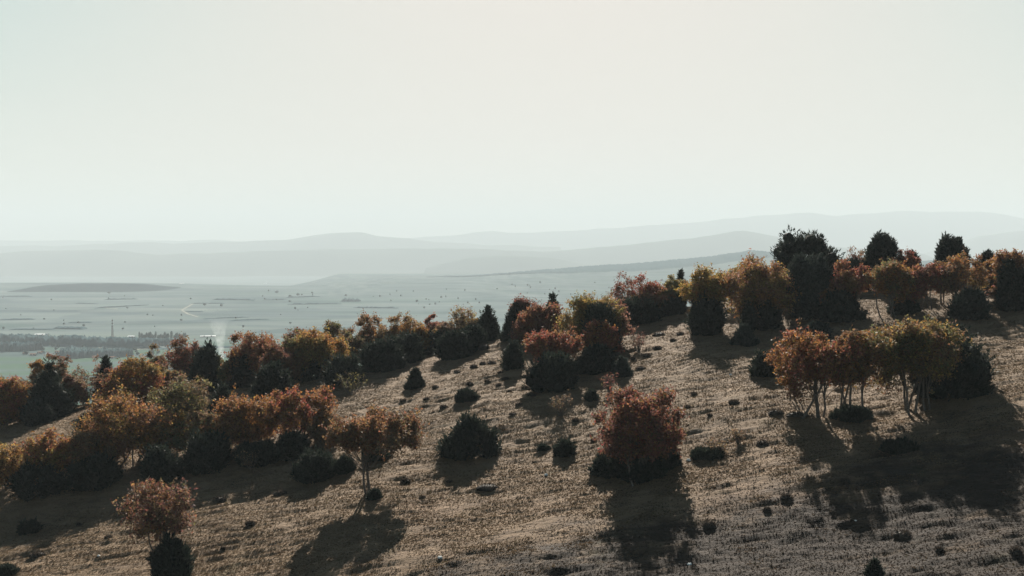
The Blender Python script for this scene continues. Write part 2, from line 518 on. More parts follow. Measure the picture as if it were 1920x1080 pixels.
def leaf_quads(P, size, aspect, axis=None, axis_jit=0.5):
    """one pointed leaf for each point of P"""
    n = len(P)
    a = rng.normal(size=(n, 3))
    if axis is not None:
        a = axis + a * axis_jit
    a /= np.linalg.norm(a, axis=1, keepdims=True) + 1e-9
    b = np.cross(a, rng.normal(size=(n, 3)))
    b /= np.linalg.norm(b, axis=1, keepdims=True) + 1e-9
    s = size * rng.uniform(0.65, 1.3, (n, 1))
    V = np.empty((n, 3, 3))
    V[:, 0] = P - a * s * 0.42 + b * s * aspect * 0.58; V[:, 1] = P - a * s * 0.42 - b * s * aspect * 0.58
    V[:, 2] = P + a * s * 0.72
    return V.reshape(-1, 3), np.arange(3 * n).reshape(n, 3)

class Tubes:
    def __init__(self): self.v = []; self.f = []
    def add(self, pts, r0, r1, sides=5):
        pts = [Vector(p) for p in pts]
        base = len(self.v); n = len(pts)
        for i, p in enumerate(pts):
            d = (pts[min(i + 1, n - 1)] - pts[max(i - 1, 0)])
            if d.length < 1e-6: d = Vector((0, 0, 1))
            d.normalize()
            u = d.cross(Vector((0.3, 1, 0.1))); u.normalize(); w = d.cross(u)
            r = r0 + (r1 - r0) * i / max(1, n - 1)
            for k in range(sides):
                a = 2 * math.pi * k / sides
                self.v.append(tuple(p + u * (r * math.cos(a)) + w * (r * math.sin(a))))
        for i in range(n - 1):
            for k in range(sides):
                k2 = (k + 1) % sides
                self.f.append((base + i * sides + k, base + i * sides + k2, base + (i + 1) * sides + k2, base + (i + 1) * sides + k))
        self.f.append(tuple(base + (n - 1) * sides + k for k in range(sides)))

def curve_pts(a, b, bend, n=6):
    a = np.array(a, float); b = np.array(b, float)
    L = np.linalg.norm(b - a)
    mid = (a + b) / 2 + rng.normal(size=3) * L * bend
    out = []
    for i in range(n):
        t = i / (n - 1)
        p = (1 - t) ** 2 * a + 2 * t * (1 - t) * mid + t * t * b
        if 0 < i < n - 1: p = p + rng.normal(size=3) * L * 0.009
        out.append(p)
    return out

def clump_tone(P, tones, seed, jit=0.18):
    n = len(P)
    T = np.array(tones)
    a = fbm(P[:, 0] / 0.9 + P[:, 2] * 0.5, P[:, 2] / 0.8 + P[:, 1] * 0.6, seed, 2)
    a = np.clip((a - 0.5) * 1.5 + 0.5 + rng.normal(size=n) * 0.24, 0, 0.999)
    k = (a * len(T)).astype(int)
    c = T[k]
    dl = rng.random(n) < 0.14
    c[dl] = DULL[rng.integers(0, 3, int(dl.sum()))]
    c = c * (1 + rng.normal(size=(n, 1)) * jit) * (1 + rng.normal(size=(n, 3)) * 0.06)
    return np.clip(c, 0.01, 0.85)

def broadleaf(name, label, x, y, H, W, tones, clear=0.22, stems=4, dens=1.0, flat=1.0, lean=0.0, bare=0.0, seed=0, group='autumn trees on the slope', cat='tree', lobe=0.30):
    z = surf(x, y) - 0.08
    root = empty(name, (x, y, z))
    tag(root, label, cat, group)
    # lobes that make up the crown
    ch = H * (1 - clear); cz = H * clear + ch * 0.5
    rl = lobe * min(W * 0.5, ch * 0.62)
    ax = np.array([max(W / 2 - rl * 0.55, 0.1), max(W / 2 * 0.85 - rl * 0.55, 0.1), max(ch / 2 - rl * 0.6, 0.1)])
    area = (W * ch) / (rl * rl)
    K = int(np.clip(area * 1.15 * (0.6 + 0.4 * dens), 10, 46))
    lobes = []
    for i in range(K):
        ph = i * 2.39996 + rng.uniform(-0.4, 0.4); cz_ = 1 - 2 * (i + 0.5) / K
        rad = math.sqrt(max(0, 1 - (cz_ * cz_ if cz_ > 0 or clear > 0.27 else abs(cz_) ** 2.5))); d = np.array([rad * math.cos(ph), rad * math.sin(ph), cz_])
        k = rng.uniform(0.5, 1.06) if i % 3 else rng.uniform(0.1, 0.65)
        p = d * k * ax
        if p[2] < 0: p[:2] *= 1.08
        p[2] *= flat
        p[0] += lean * p[2]
        lobes.append((p + (0, 0, cz), rl * rng.uniform(0.5, 1.3)))
    # stems and limbs
    tb = Tubes()
    sr = (0.019 if stems < 3 else 0.0125) * H + 0.010
    sbase = [np.array([rng.uniform(-1, 1) * 0.06 * W * min(stems - 1, 3), rng.uniform(-1, 1) * 0.05 * W * min(stems - 1, 3), -0.15]) for _ in range(stems)]
    forks = []
    for s in range(stems):
        tgt = lobes[int(rng.integers(0, K))][0]
        top = np.array([tgt[0] * 0.55 + sbase[s][0] * 0.6, tgt[1] * 0.55, H * (clear + (1 - clear) * 0.42)])
        pts = curve_pts(sbase[s], top, 0.06, 8)
        tb.add(pts, sr * rng.uniform(0.75, 1.1), sr * 0.42, 5)
        forks.append(pts)
    leafP = []
    for c, r in lobes:
        s = min(range(stems), key=lambda q: np.linalg.norm(forks[q][4][:2] - c[:2]) + rng.uniform(0, 0.4))
        st = forks[s][int(rng.integers(3, 8))]
        pts = curve_pts(st, c, 0.10, 5)
        tb.add(pts, sr * 0.36, sr * 0.13, 3)
        nc = int(np.clip(36 * (r / 0.6) ** 2 * (0.5 + 0.5 * dens) + 8, 8, 72))
        cdir = c - np.array([0, 0, cz]); cdir = cdir / (np.linalg.norm(cdir) + 1e-6)
        d = rng.normal(size=(nc, 3)); d /= np.linalg.norm(d, axis=1, keepdims=True)
        d = d + cdir * 0.45 + np.array([0, 0, 0.18]); d /= np.linalg.norm(d, axis=1, keepdims=True)
        L = r * rng.uniform(0.5, 1.25, nc) * np.where(rng.random(nc) < 0.12, 1.45, 1.0)
        tips = c + d * L[:, None]
        for q in range(0, nc, 8):
            tb.add([c, (c + tips[q]) / 2 + rng.normal(size=3) * 0.05, tips[q] + d[q] * 0.1], sr * 0.12, 0.006, 3)
        nl = max(4, int(16 * dens))
        keep = rng.random(nc) > bare
        kd, kL = d[keep], L[keep]
        t = rng.uniform(0.3, 1.06, (len(kd), nl)) ** 0.8
        q = c + (kd[:, None, :] * (kL[:, None] * t)[:, :, None])
        leafP.append((q + rng.normal(size=q.shape) * np.array([0.085, 0.085, 0.075])).reshape(-1, 3))
    P = np.concatenate(leafP)
    P = P[P[:, 2] > 0.05]
    V, Fc = leaf_quads(P, 0.125, 0.62)
    mesh_obj('crown', V, Fc, M_LEAF, root, cols=clump_tone(P, tones, seed + 100))
    mesh_obj('trunk', tb.v, tb.f, M_BARK, root, smooth=True)
    return root

def juniper(name, label, x, y, H, W, shape='cone', dens=1.0, seed=0, group='dark junipers on the slope', cat='juniper', tones=JUN, sink=0.1):
    z = surf(x, y) - sink
    root = empty(name, (x, y, z))
    tag(root, label, cat, group)
    R = W / 2
    # overlapping clumps stacked into the outline of the bush
    def out_r(t):                       # outline radius at relative height t
        if shape == 'cone': return (1 - t) ** 0.72 * 0.94 + 0.10
        if shape == 'column': return 0.86 * (1 - t ** 3) + 0.14
        if shape == 'low': return math.sqrt(max(0, 1 - t ** 2.2)) * 0.9 + 0.1
        if shape == 'tree': return (0.55 + 1.5 * t) if t < 0.3 else math.sqrt(max(0, 1 - ((t - 0.3) / 0.7) ** 3.6)) * 0.80 + 0.20
        return (0.80 + 0.6 * t) if t < 0.25 else math.sqrt(max(0, 1 - ((t - 0.25) / 0.75) ** 2.2)) * 0.88 + 0.12
    cl = {'cone': 0.26, 'column': 0.42, 'low': 0.32, 'tree': 0.23, 'round': 0.27}[shape]
    cr = cl * min(R, H * 0.8)
    lead = []
    nlev = max(2, int(round(H / (cr * 1.15))))
    for q in range(nlev):
        t = (q + 0.35) / nlev
        rr = max(R * out_r(t) - cr * 0.8, 0)
        m_ = max(1, int(round(2 * math.pi * rr / (cr * 1.35))))
        a0 = rng.uniform(0, 6.28)
        for k in range(m_):
            a = a0 + 2 * math.pi * k / m_ + rng.uniform(-0.3, 0.3)
            ir = 1.0 if shape in ('cone', 'column') else 0.78 + 0.4 * float(vnoise(math.cos(a) * 2 + seed, math.sin(a) * 2 + t * 3, seed)) if shape == 'tree' else 0.62 + 0.62 * float(vnoise(math.cos(a) * 1.3 + seed * 7.7, math.sin(a) * 1.3 + t * 1.2, seed))
            r_ = rr * rng.uniform(0.85, 1.08) * ir
            hz = 0.95 if shape in ('cone', 'column') else 0.78 + 0.36 * float(vnoise(math.cos(a) * 1.6 + seed * 3.1, math.sin(a) * 1.6, seed + 50))
            lead.append((r_ * math.cos(a), r_ * math.sin(a) * 0.9, H * t * hz + cr * rng.uniform(-0.35, 0.35), cr * rng.uniform(0.6, 1.25)))
    lead.append((R * 0.05, 0, H - cr * 0.75, cr * 0.8))
    Ps, Ax = [], []
    cv, cf = [], []
    tb = Tubes()
    for (lx, ly, lz, w) in lead:
        lz = max(lz, w * 0.35)
        n = int(dens * 215 * max(0.12, w) ** 1.5) + 40
        n = min(n, 420)
        d = rng.normal(size=(n, 3)); d /= np.linalg.norm(d, axis=1, keepdims=True)
        tuft = 0.72 + 0.6 * vnoise(d[:, 0] * 2.6 + lx * 5, d[:, 2] * 2.6 + d[:, 1] * 2.1 + ly * 3, seed + 7)
        P = np.array([lx, ly, lz]) + d * (w * tuft * rng.uniform(0.8, 1.12, n))[:, None] * np.array([1, 1, 1.12])
        A = d * 0.75 + np.array([0, 0, 0.6])
        # ragged shoots standing above the clump
        ns = 9
        for q in range(ns):
            dd = rng.normal(size=3); dd[2] = abs(dd[2]) + 0.5; dd /= np.linalg.norm(dd)
            tip = np.array([lx, ly, lz]) + dd * w * rng.uniform(1.0, 1.9)
            sp = tip - dd[None, :] * (rng.random((6, 1)) * w * 0.5) + rng.normal(size=(6, 3)) * 0.03
            P = np.concatenate([P, sp]); A = np.concatenate([A, np.tile(dd, (6, 1))])
        ok = P[:, 2] > -0.02
        Ps.append(P[ok]); Ax.append(A[ok])
        b = len(cv); seg, rings = 7, 5  # opaque core added inside each clump to block light between the needles
        for q in range(rings):
            an0 = math.pi * (0.06 + 0.88 * q / (rings - 1))
            for k in range(seg):
                an = 2 * math.pi * k / seg
                rk = w * 0.74 * rng.uniform(0.85, 1.08)
                cv.append((lx + rk * math.sin(an0) * math.cos(an), ly + rk * math.sin(an0) * math.sin(an), max(lz - rk * math.cos(an0), -0.1)))
        for q in range(rings - 1):
            for k in range(seg):
                k2 = (k + 1) % seg
                cf.append((b + q * seg + k, b + q * seg + k2, b + (q + 1) * seg + k2)); cf.append((b + q * seg + k, b + (q + 1) * seg + k2, b + (q + 1) * seg + k))
    for q in range(4):
        lx, ly, lz, w = lead[int(rng.integers(0, len(lead)))]
        tb.add([(lx * 0.15, ly * 0.15, -0.15), (lx * 0.5, ly * 0.5, lz * 0.5), (lx, ly, lz)], 0.05, 0.015, 5)
    P = np.concatenate(Ps); A = np.concatenate(Ax)
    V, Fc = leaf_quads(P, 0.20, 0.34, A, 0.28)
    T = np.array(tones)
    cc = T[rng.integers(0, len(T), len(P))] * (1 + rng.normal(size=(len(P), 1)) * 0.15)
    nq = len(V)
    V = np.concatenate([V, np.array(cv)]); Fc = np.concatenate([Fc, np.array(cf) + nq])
    cc = np.concatenate([cc, np.tile(T[0] * 0.8, (len(cf), 1))])  # added core, coloured darker than the needles
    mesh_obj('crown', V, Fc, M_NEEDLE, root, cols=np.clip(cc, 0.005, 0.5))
    mesh_obj('trunk', tb.v, tb.f, M_BARK, root, smooth=True)
    return root

def twig_bush(name, label, x, y, H, W, seed=0, tones=None, group='bare bushes on the slope'):
    z = surf(x, y) - 0.05
    root = empty(name, (x, y, z))
    tag(root, label, 'bush', group)
    tb = Tubes(); tips = []
    for i in range(16):
        a = rng.uniform(0, 2 * math.pi); rr = W / 2 * math.sqrt(rng.random())
        tip = np.array([rr * math.cos(a), rr * math.sin(a), H * rng.uniform(0.55, 1.0)])
        pts = curve_pts((tip[0] * 0.1, tip[1] * 0.1, -0.05), tip, 0.1, 5)
        tb.add(pts, 0.022, 0.007, 4)
        for q in range(5):
            s = pts[int(rng.integers(2, 5))]
            e = s + rng.normal(size=3) * np.array([0.16, 0.16, 0.12]) + (0, 0, 0.12)
            tb.add([s, e], 0.009, 0.005, 3); tips.append(e)
    mesh_obj('branches', tb.v, tb.f, M_BARK, root, smooth=True)
    P = np.repeat(np.array(tips), 5, axis=0); P = P + rng.normal(size=P.shape) * 0.06
    V, Fc = leaf_quads(P, 0.08, 0.6)
    mesh_obj('leaves', V, Fc, M_LEAF, root, cols=clump_tone(P, tones or TONES['brown'], seed))
    return root

def place(px, py, top, x0, x1, D=None):
    """base position on the hill, height and width in metres from photo rows and columns"""
    if D is None:
        x, y = ground_hit(px, py)
    else:
        x, y = px_dir(px, 500)[0] * D, D
    dx, dz = px_dir(px, top)
    H = dz * y - surf(x, y)
    W = (x1 - x0) / F_PX * y
    return x, y, max(H, 0.15), W

# ------------------------------------------------------------------ autumn trees
# (base column, base row or None, top row, left, right, distance or None, tones, options, label)
T = lambda *k: [(t[0] * 0.40 + 0.006, t[1] * 0.41 + 0.008, t[2] * 0.41 + 0.008) for t in sum((TONES[q] for q in k), [])]
lowb = dict(clear=0.04, stems=4)
FILL = [
    (165, 890, 796, 120, 208, None, T('rust', 'brown'), lowb, 'rust brown scrub left of the broad rust orange tree'),
    (306, 862, 770, 262, 352, None, T('rust', 'olive'), lowb, 'rust olive scrub right of the broad rust orange tree'),
    (396, 850, 768, 352, 436, None, T('olive', 'brown'), lowb, 'olive scrub left of the orange tree in the thicket'),
    (608, 832, 772, 578, 640, None, T('rust', 'brown'), lowb, 'brown scrub at the right foot of the red topped tree'),
    (44, 790, 712, 10, 84, None, T('rust', 'orange'), lowb, 'rust scrub beside the red topped tree at the left edge'),
    (134, 768, 700, 104, 170, None, T('brown', 'maroon'), lowb, 'dark brown scrub behind the clearing at left'),
    (208, 764, 688, 178, 240, None, T('brown', 'maroon'), lowb, 'dark brown scrub left of the large red and orange tree'),
    (312, 776, 676, 276, 350, None, T('maroon', 'rust', 'olive'), lowb, 'maroon scrub right of the large red and orange tree'),
    (350, 790, 722, 318, 392, None, T('olive', 'brown'), lowb, 'olive scrub below the purplish red tree'),
    (428, None, 668, 402, 452, 87, T('rust', 'olive'), lowb, 'low rust scrub at the foot of the smoke column'),
    (522, 728, 640, 488, 560, None, T('rust', 'maroon'), lowb, 'rust maroon scrub left of the big amber tree'),
    (552, 716, 634, 520, 592, None, T('olive', 'rust'), lowb, 'olive rust scrub against the left side of the big amber tree'),
    (648, None, 618, 620, 684, 89, T('olive', 'brown'), lowb, 'olive brown scrub right of the big amber tree'),
    (722, None, 616, 696, 752, 90, T('rust', 'brown'), lowb, 'rust scrub between the tall rust tree and the orange and yellow tree'),
    (786, None, 612, 762, 816, 91, T('rust', 'amber'), lowb, 'rust amber scrub left of the pinkish red tree'),
    (838, None, 602, 814, 866, 92, T('brown', 'pink'), lowb, 'brown scrub between the pinkish red tree and the pale thin tree'),
    (890, None, 592, 868, 916, 93, T('brown', 'amber'), lowb, 'brown scrub left of the spiky juniper on the crest'),
    (986, 648, 582, 958, 1018, None, T('maroon', 'rust'), lowb, 'maroon scrub at the left foot of the middle group'),
    (1152, 650, 566, 1124, 1184, None, T('pink', 'maroon'), lowb, 'dull red scrub right of the olive yellow tree'),
    (1222, None, 545, 1188, 1254, 87, T('brown', 'maroon'), lowb, 'brown scrub under the rust red crest tree'),
    (1246, None, 538, 1222, 1276, 88, T('olive', 'rust'), lowb, 'olive rust scrub left of the olive yellow crest tree'),
    (1568, 596, 520, 1540, 1600, None, T('maroon', 'rust'), lowb, 'maroon scrub left of the bright red tree'),
    (1708, 584, 505, 1680, 1738, None, T('red', 'maroon'), dict(clear=0.2, stems=4), 'red scrub right of the orange rust tree'),
    (1768, 574, 500, 1740, 1800, None, T('rust', 'brown'), dict(clear=0.32, stems=5, dens=0.8), 'rust brown scrub left of the broad orange brown tree'),
    (1866, None, 482, 1838, 1896, 84, T('rust', 'orange'), dict(clear=0.2, stems=4, dens=0.8), 'rust orange scrub left of the right edge tree'),
    (1480, 730, 634, 1450, 1530, 61, T('rust', 'orange'), dict(clear=0.36, stems=3, dens=0.8, lobe=0.3), 'low orange branch tree at the far left of the big clump'),
]
TREES = [
    # front thicket at the lower left
    (12, 918, 826, -45, 52, None, T('orange', 'amber'), dict(clear=0.1, stems=4), 'orange bush cut by the left edge, front row of the thicket'),
    (100, 905, 806, 42, 158, None, T('orange', 'red', 'amber'), dict(clear=0.08, stems=5), 'orange and red bush second from the left edge in the front row'),
    (245, 868, 738, 158, 336, None, T('rust', 'orange', 'amber'), dict(clear=0.12, stems=5), 'broad rust orange tree behind the bare leaved sapling at lower left'),
    (345, 838, 694, 292, 402, None, T('olive', 'brown'), dict(clear=0.3, stems=2, dens=0.7), 'olive brown open tree with a thin stem amid the thicket'),
    (452, 845, 735, 388, 522, None, T('orange', 'rust'), dict(clear=0.15, stems=4), 'orange tree left of the red topped tree in the thicket'),
    (562, 830, 718, 490, 628, None, T('red', 'orange', 'rust'), dict(clear=0.2, stems=4), 'red topped round tree at the right end of the front thicket'),
    # back row on the left
    (8, 800, 688, -45, 46, None, T('red', 'orange', 'amber'), dict(clear=0.08, stems=4), 'red topped orange tree at the left edge, back row'),
    (70, None, 662, 48, 98, 88, T('orange', 'brown'), dict(clear=0.25), 'small orange tree behind the dark juniper at far left'),
    (104, None, 655, 82, 130, 90, T('brown', 'maroon'), dict(clear=0.25, dens=0.7), 'brown half bare tree above the dark juniper at far left'),
    (150, None, 682, 122, 172, 91, T('brown', 'maroon'), dict(clear=0.15, dens=0.4, bare=0.3), 'dark brown nearly bare shrub on the left skyline'),
    (182, None, 664, 168, 204, 93, T('pink', 'brown'), dict(clear=0.2, dens=0.5, bare=0.2), 'small pinkish thin tree on the left skyline'),
    (243, 798, 660, 190, 302, None, T('red', 'orange', 'amber'), dict(clear=0.12, stems=5), 'large red and orange tree above the sunlit clearing at left'),
    (290, None, 646, 264, 316, 93, T('olive', 'brown'), dict(clear=0.2), 'olive brown tree rising behind the large red and orange tree'),
    (345, None, 627, 310, 384, 90, T('red', 'maroon', 'rust'), dict(clear=0.15), 'purplish red tree left of the smoke column'),
    (396, None, 648, 366, 420, 88, T('rust', 'olive'), dict(clear=0.2), 'rust brown tree just left of the smoke column'),
    (470, None, 618, 424, 522, 88, T('rust', 'red', 'orange'), dict(clear=0.12, stems=5), 'rust red tree just right of the smoke column'),
    (560, None, 605, 522, 592, 92, T('rust', 'maroon', 'olive'), dict(clear=0.15), 'rust brown tree behind the left flank of the big amber tree'),
    (598, None, 612, 534, 656, 86, T('orange', 'amber', 'yellow'), dict(clear=0.12, stems=5), 'big amber orange tree in the middle of the back row'),
    (622, None, 589, 596, 652, 96, T('olive', 'brown'), dict(clear=0.2), 'olive brown tree top showing above the big amber tree'),
    (690, None, 578, 654, 724, 92, T('rust', 'brown', 'orange'), dict(clear=0.15), 'tall rust brown tree right of the big amber tree'),
    (756, None, 587, 718, 797, 91, T('orange', 'amber', 'rust'), dict(clear=0.12), 'orange and yellow tree on the crest left of the pink tree'),
    (811, None, 586, 788, 834, 94, T('pink', 'red'), dict(clear=0.15), 'pinkish red tree on the crest'),
    (865, None, 574, 836, 897, 94, T('pink', 'yellow', 'brown'), dict(clear=0.2, dens=0.6, bare=0.15), 'pale thin tree on the crest left of the spiky juniper'),
    # middle group
    (978, None, 547, 954, 1006, 88, T('maroon'), dict(clear=0.2), 'dark maroon tree at the left of the middle group'),
    (1012, 650, 560, 972, 1052, None, T('maroon', 'rust', 'red'), dict(clear=0.1, stems=4), 'rust red tree second from the left of the middle group'),
    (1104, 662, 540, 1048, 1168, None, T('olive', 'yellow', 'amber'), dict(clear=0.12, stems=5), 'broad olive yellow tree at the heart of the middle group'),
    (1152, None, 556, 1126, 1174, 86, T('pink', 'red'), dict(clear=0.15), 'small pinkish red tree at the right shoulder of the olive tree'),
    (1036, 708, 614, 978, 1092, None, T('red', 'red', 'rust'), dict(clear=0.3, stems=5, flat=0.9), 'low spreading red tree over the dark juniper in the middle'),
    (1130, 680, 599, 1094, 1162, None, T('red', 'orange'), dict(clear=0.2, stems=3), 'small bright red tree in front of the olive yellow tree'),
    (1168, None, 508, 1142, 1206, 90, T('maroon', 'red', 'pink'), dict(clear=0.2, dens=0.45, bare=0.3), 'thin red tree with half bare top on the crest'),
    (1214, None, 512, 1182, 1244, 88, T('red', 'rust'), dict(clear=0.2, dens=0.8), 'rust red tree on the crest right of the half bare one'),
    (1262, None, 514, 1236, 1292, 89, T('yellow', 'olive'), dict(clear=0.2), 'olive yellow tree on the crest beside a tiny juniper tip'),
    (1324, 622, 499, 1280, 1366, None, T('amber', 'yellow', 'orange'), dict(clear=0.3, stems=5), 'amber tree over a dark juniper right of the sunlit gap'),
    (1385, None, 488, 1346, 1425, 86, T('yellow', 'amber'), dict(clear=0.2), 'yellow amber tree behind the big orange pink tree'),
    (1424, 612, 479, 1362, 1486, None, T('orange', 'pink', 'amber'), dict(clear=0.22, stems=6), 'big orange pink tree left of the tall dark junipers'),
    # right hand crest
    (1594, 590, 489, 1554, 1632, None, T('red', 'rust'), dict(clear=0.3, stems=4), 'bright red tree right of the tall dark junipers'),
    (1612, None, 458, 1574, 1642, 88, T('pink', 'brown'), dict(clear=0.35, dens=0.35, bare=0.35), 'thin half bare tree between the tall junipers on the skyline'),
    (1668, 592, 484, 1620, 1712, None, T('orange', 'rust', 'olive'), dict(clear=0.3, stems=5), 'orange rust tree right of the bright red tree'),
    (1697, None, 468, 1670, 1722, 84, T('red', 'maroon'), dict(clear=0.3), 'red tree top on the right skyline'),
    (1736, 580, 490, 1702, 1772, None, T('rust', 'red', 'maroon'), dict(clear=0.42, stems=4, dens=0.8), 'rust red tree on bare thin stems on the right'),
    (1800, 572, 471, 1754, 1848, None, T('rust', 'brown', 'orange'), dict(clear=0.38, stems=6, dens=0.8), 'broad orange brown tree on many thin stems on the right'),
    (1832, 560, 500, 1812, 1856, None, T('amber', 'brown'), dict(clear=0.3, stems=3, dens=0.4, bare=0.3), 'thin amber sapling beside the orange brown tree on the right'),
    (1893, 575, 456, 1850, 1930, None, T('rust', 'orange', 'maroon'), dict(clear=0.3, stems=5, dens=0.8), 'rust tree at the right edge of the picture'),
    (1868, 575, 528, 1848, 1892, None, T('pink', 'orange'), dict(clear=0.2, stems=3, dens=0.5, bare=0.2), 'small pale orange shrub at the foot of the right edge tree'),
    # big clump lower right
    (1536, 790, 606, 1444, 1620, None, T('orange', 'rust', 'red'), dict(clear=0.24, stems=5, lean=-0.12, dens=0.8, lobe=0.24), 'orange brown many stemmed tree at the left of the big clump'),
    (1600, 780, 600, 1535, 1652, None, T('rust', 'brown', 'orange'), dict(clear=0.26, stems=5, dens=0.7, lobe=0.24), 'rust brown many stemmed tree in the middle of the big clump'),
    (1706, 770, 583, 1612, 1800, None, T('rust', 'brown', 'amber', 'olive'), dict(clear=0.20, stems=6, dens=0.95, lobe=0.27), 'yellow topped brown tree in the big clump beside the large juniper'),
    # single trees on the open slope
    (702, 922, 768, 582, 800, None, T('brown', 'rust', 'rust'), dict(clear=0.48, stems=2, lobe=0.38, dens=1.0), 'lone flat crowned brown tree on two bare trunks'),
    (1206, 900, 714, 1112, 1294, None, T('maroon', 'rust', 'red', 'maroon'), dict(clear=0.08, stems=6, lobe=0.25, dens=0.9), 'lone dark red tree throwing a long shadow'),
    (306, 1066, 892, 224, 380, None, T('brown', 'maroon', 'rust'), dict(clear=0.26, stems=5, dens=0.5, bare=0.12, lobe=0.27), 'open brown leaved sapling standing in a juniper at lower left'),
] + FILL
for i, (bx, by, top, x0, x1, D, tones, opt, label) in enumerate(TREES):
    cx = bx
    x, y, H, W = place(cx, by if by else 600, top, x0, x1, D)
    if i < 43:                          # scrubby trees, leafy almost to the ground
        W *= 1.08
        opt = dict(opt); opt['clear'] = opt.get('clear', 0.22) * (0.35 if opt.get('clear', 0.22) < 0.27 else 1.0)
        opt['dens'] = opt.get('dens', 1.0) * (0.62 + 0.38 * ((i * 7) % 10) / 9.0)
        opt['lobe'] = 0.24 + 0.10 * ((i * 3) % 7) / 6.0
    # crown centre may sit off the foot of the stem
    off = ((x0 + x1) / 2 - bx) / F_PX * y
    r = broadleaf('autumn_tree', label, x + off * 0.6, y, H, W, tones, seed=i, **opt)

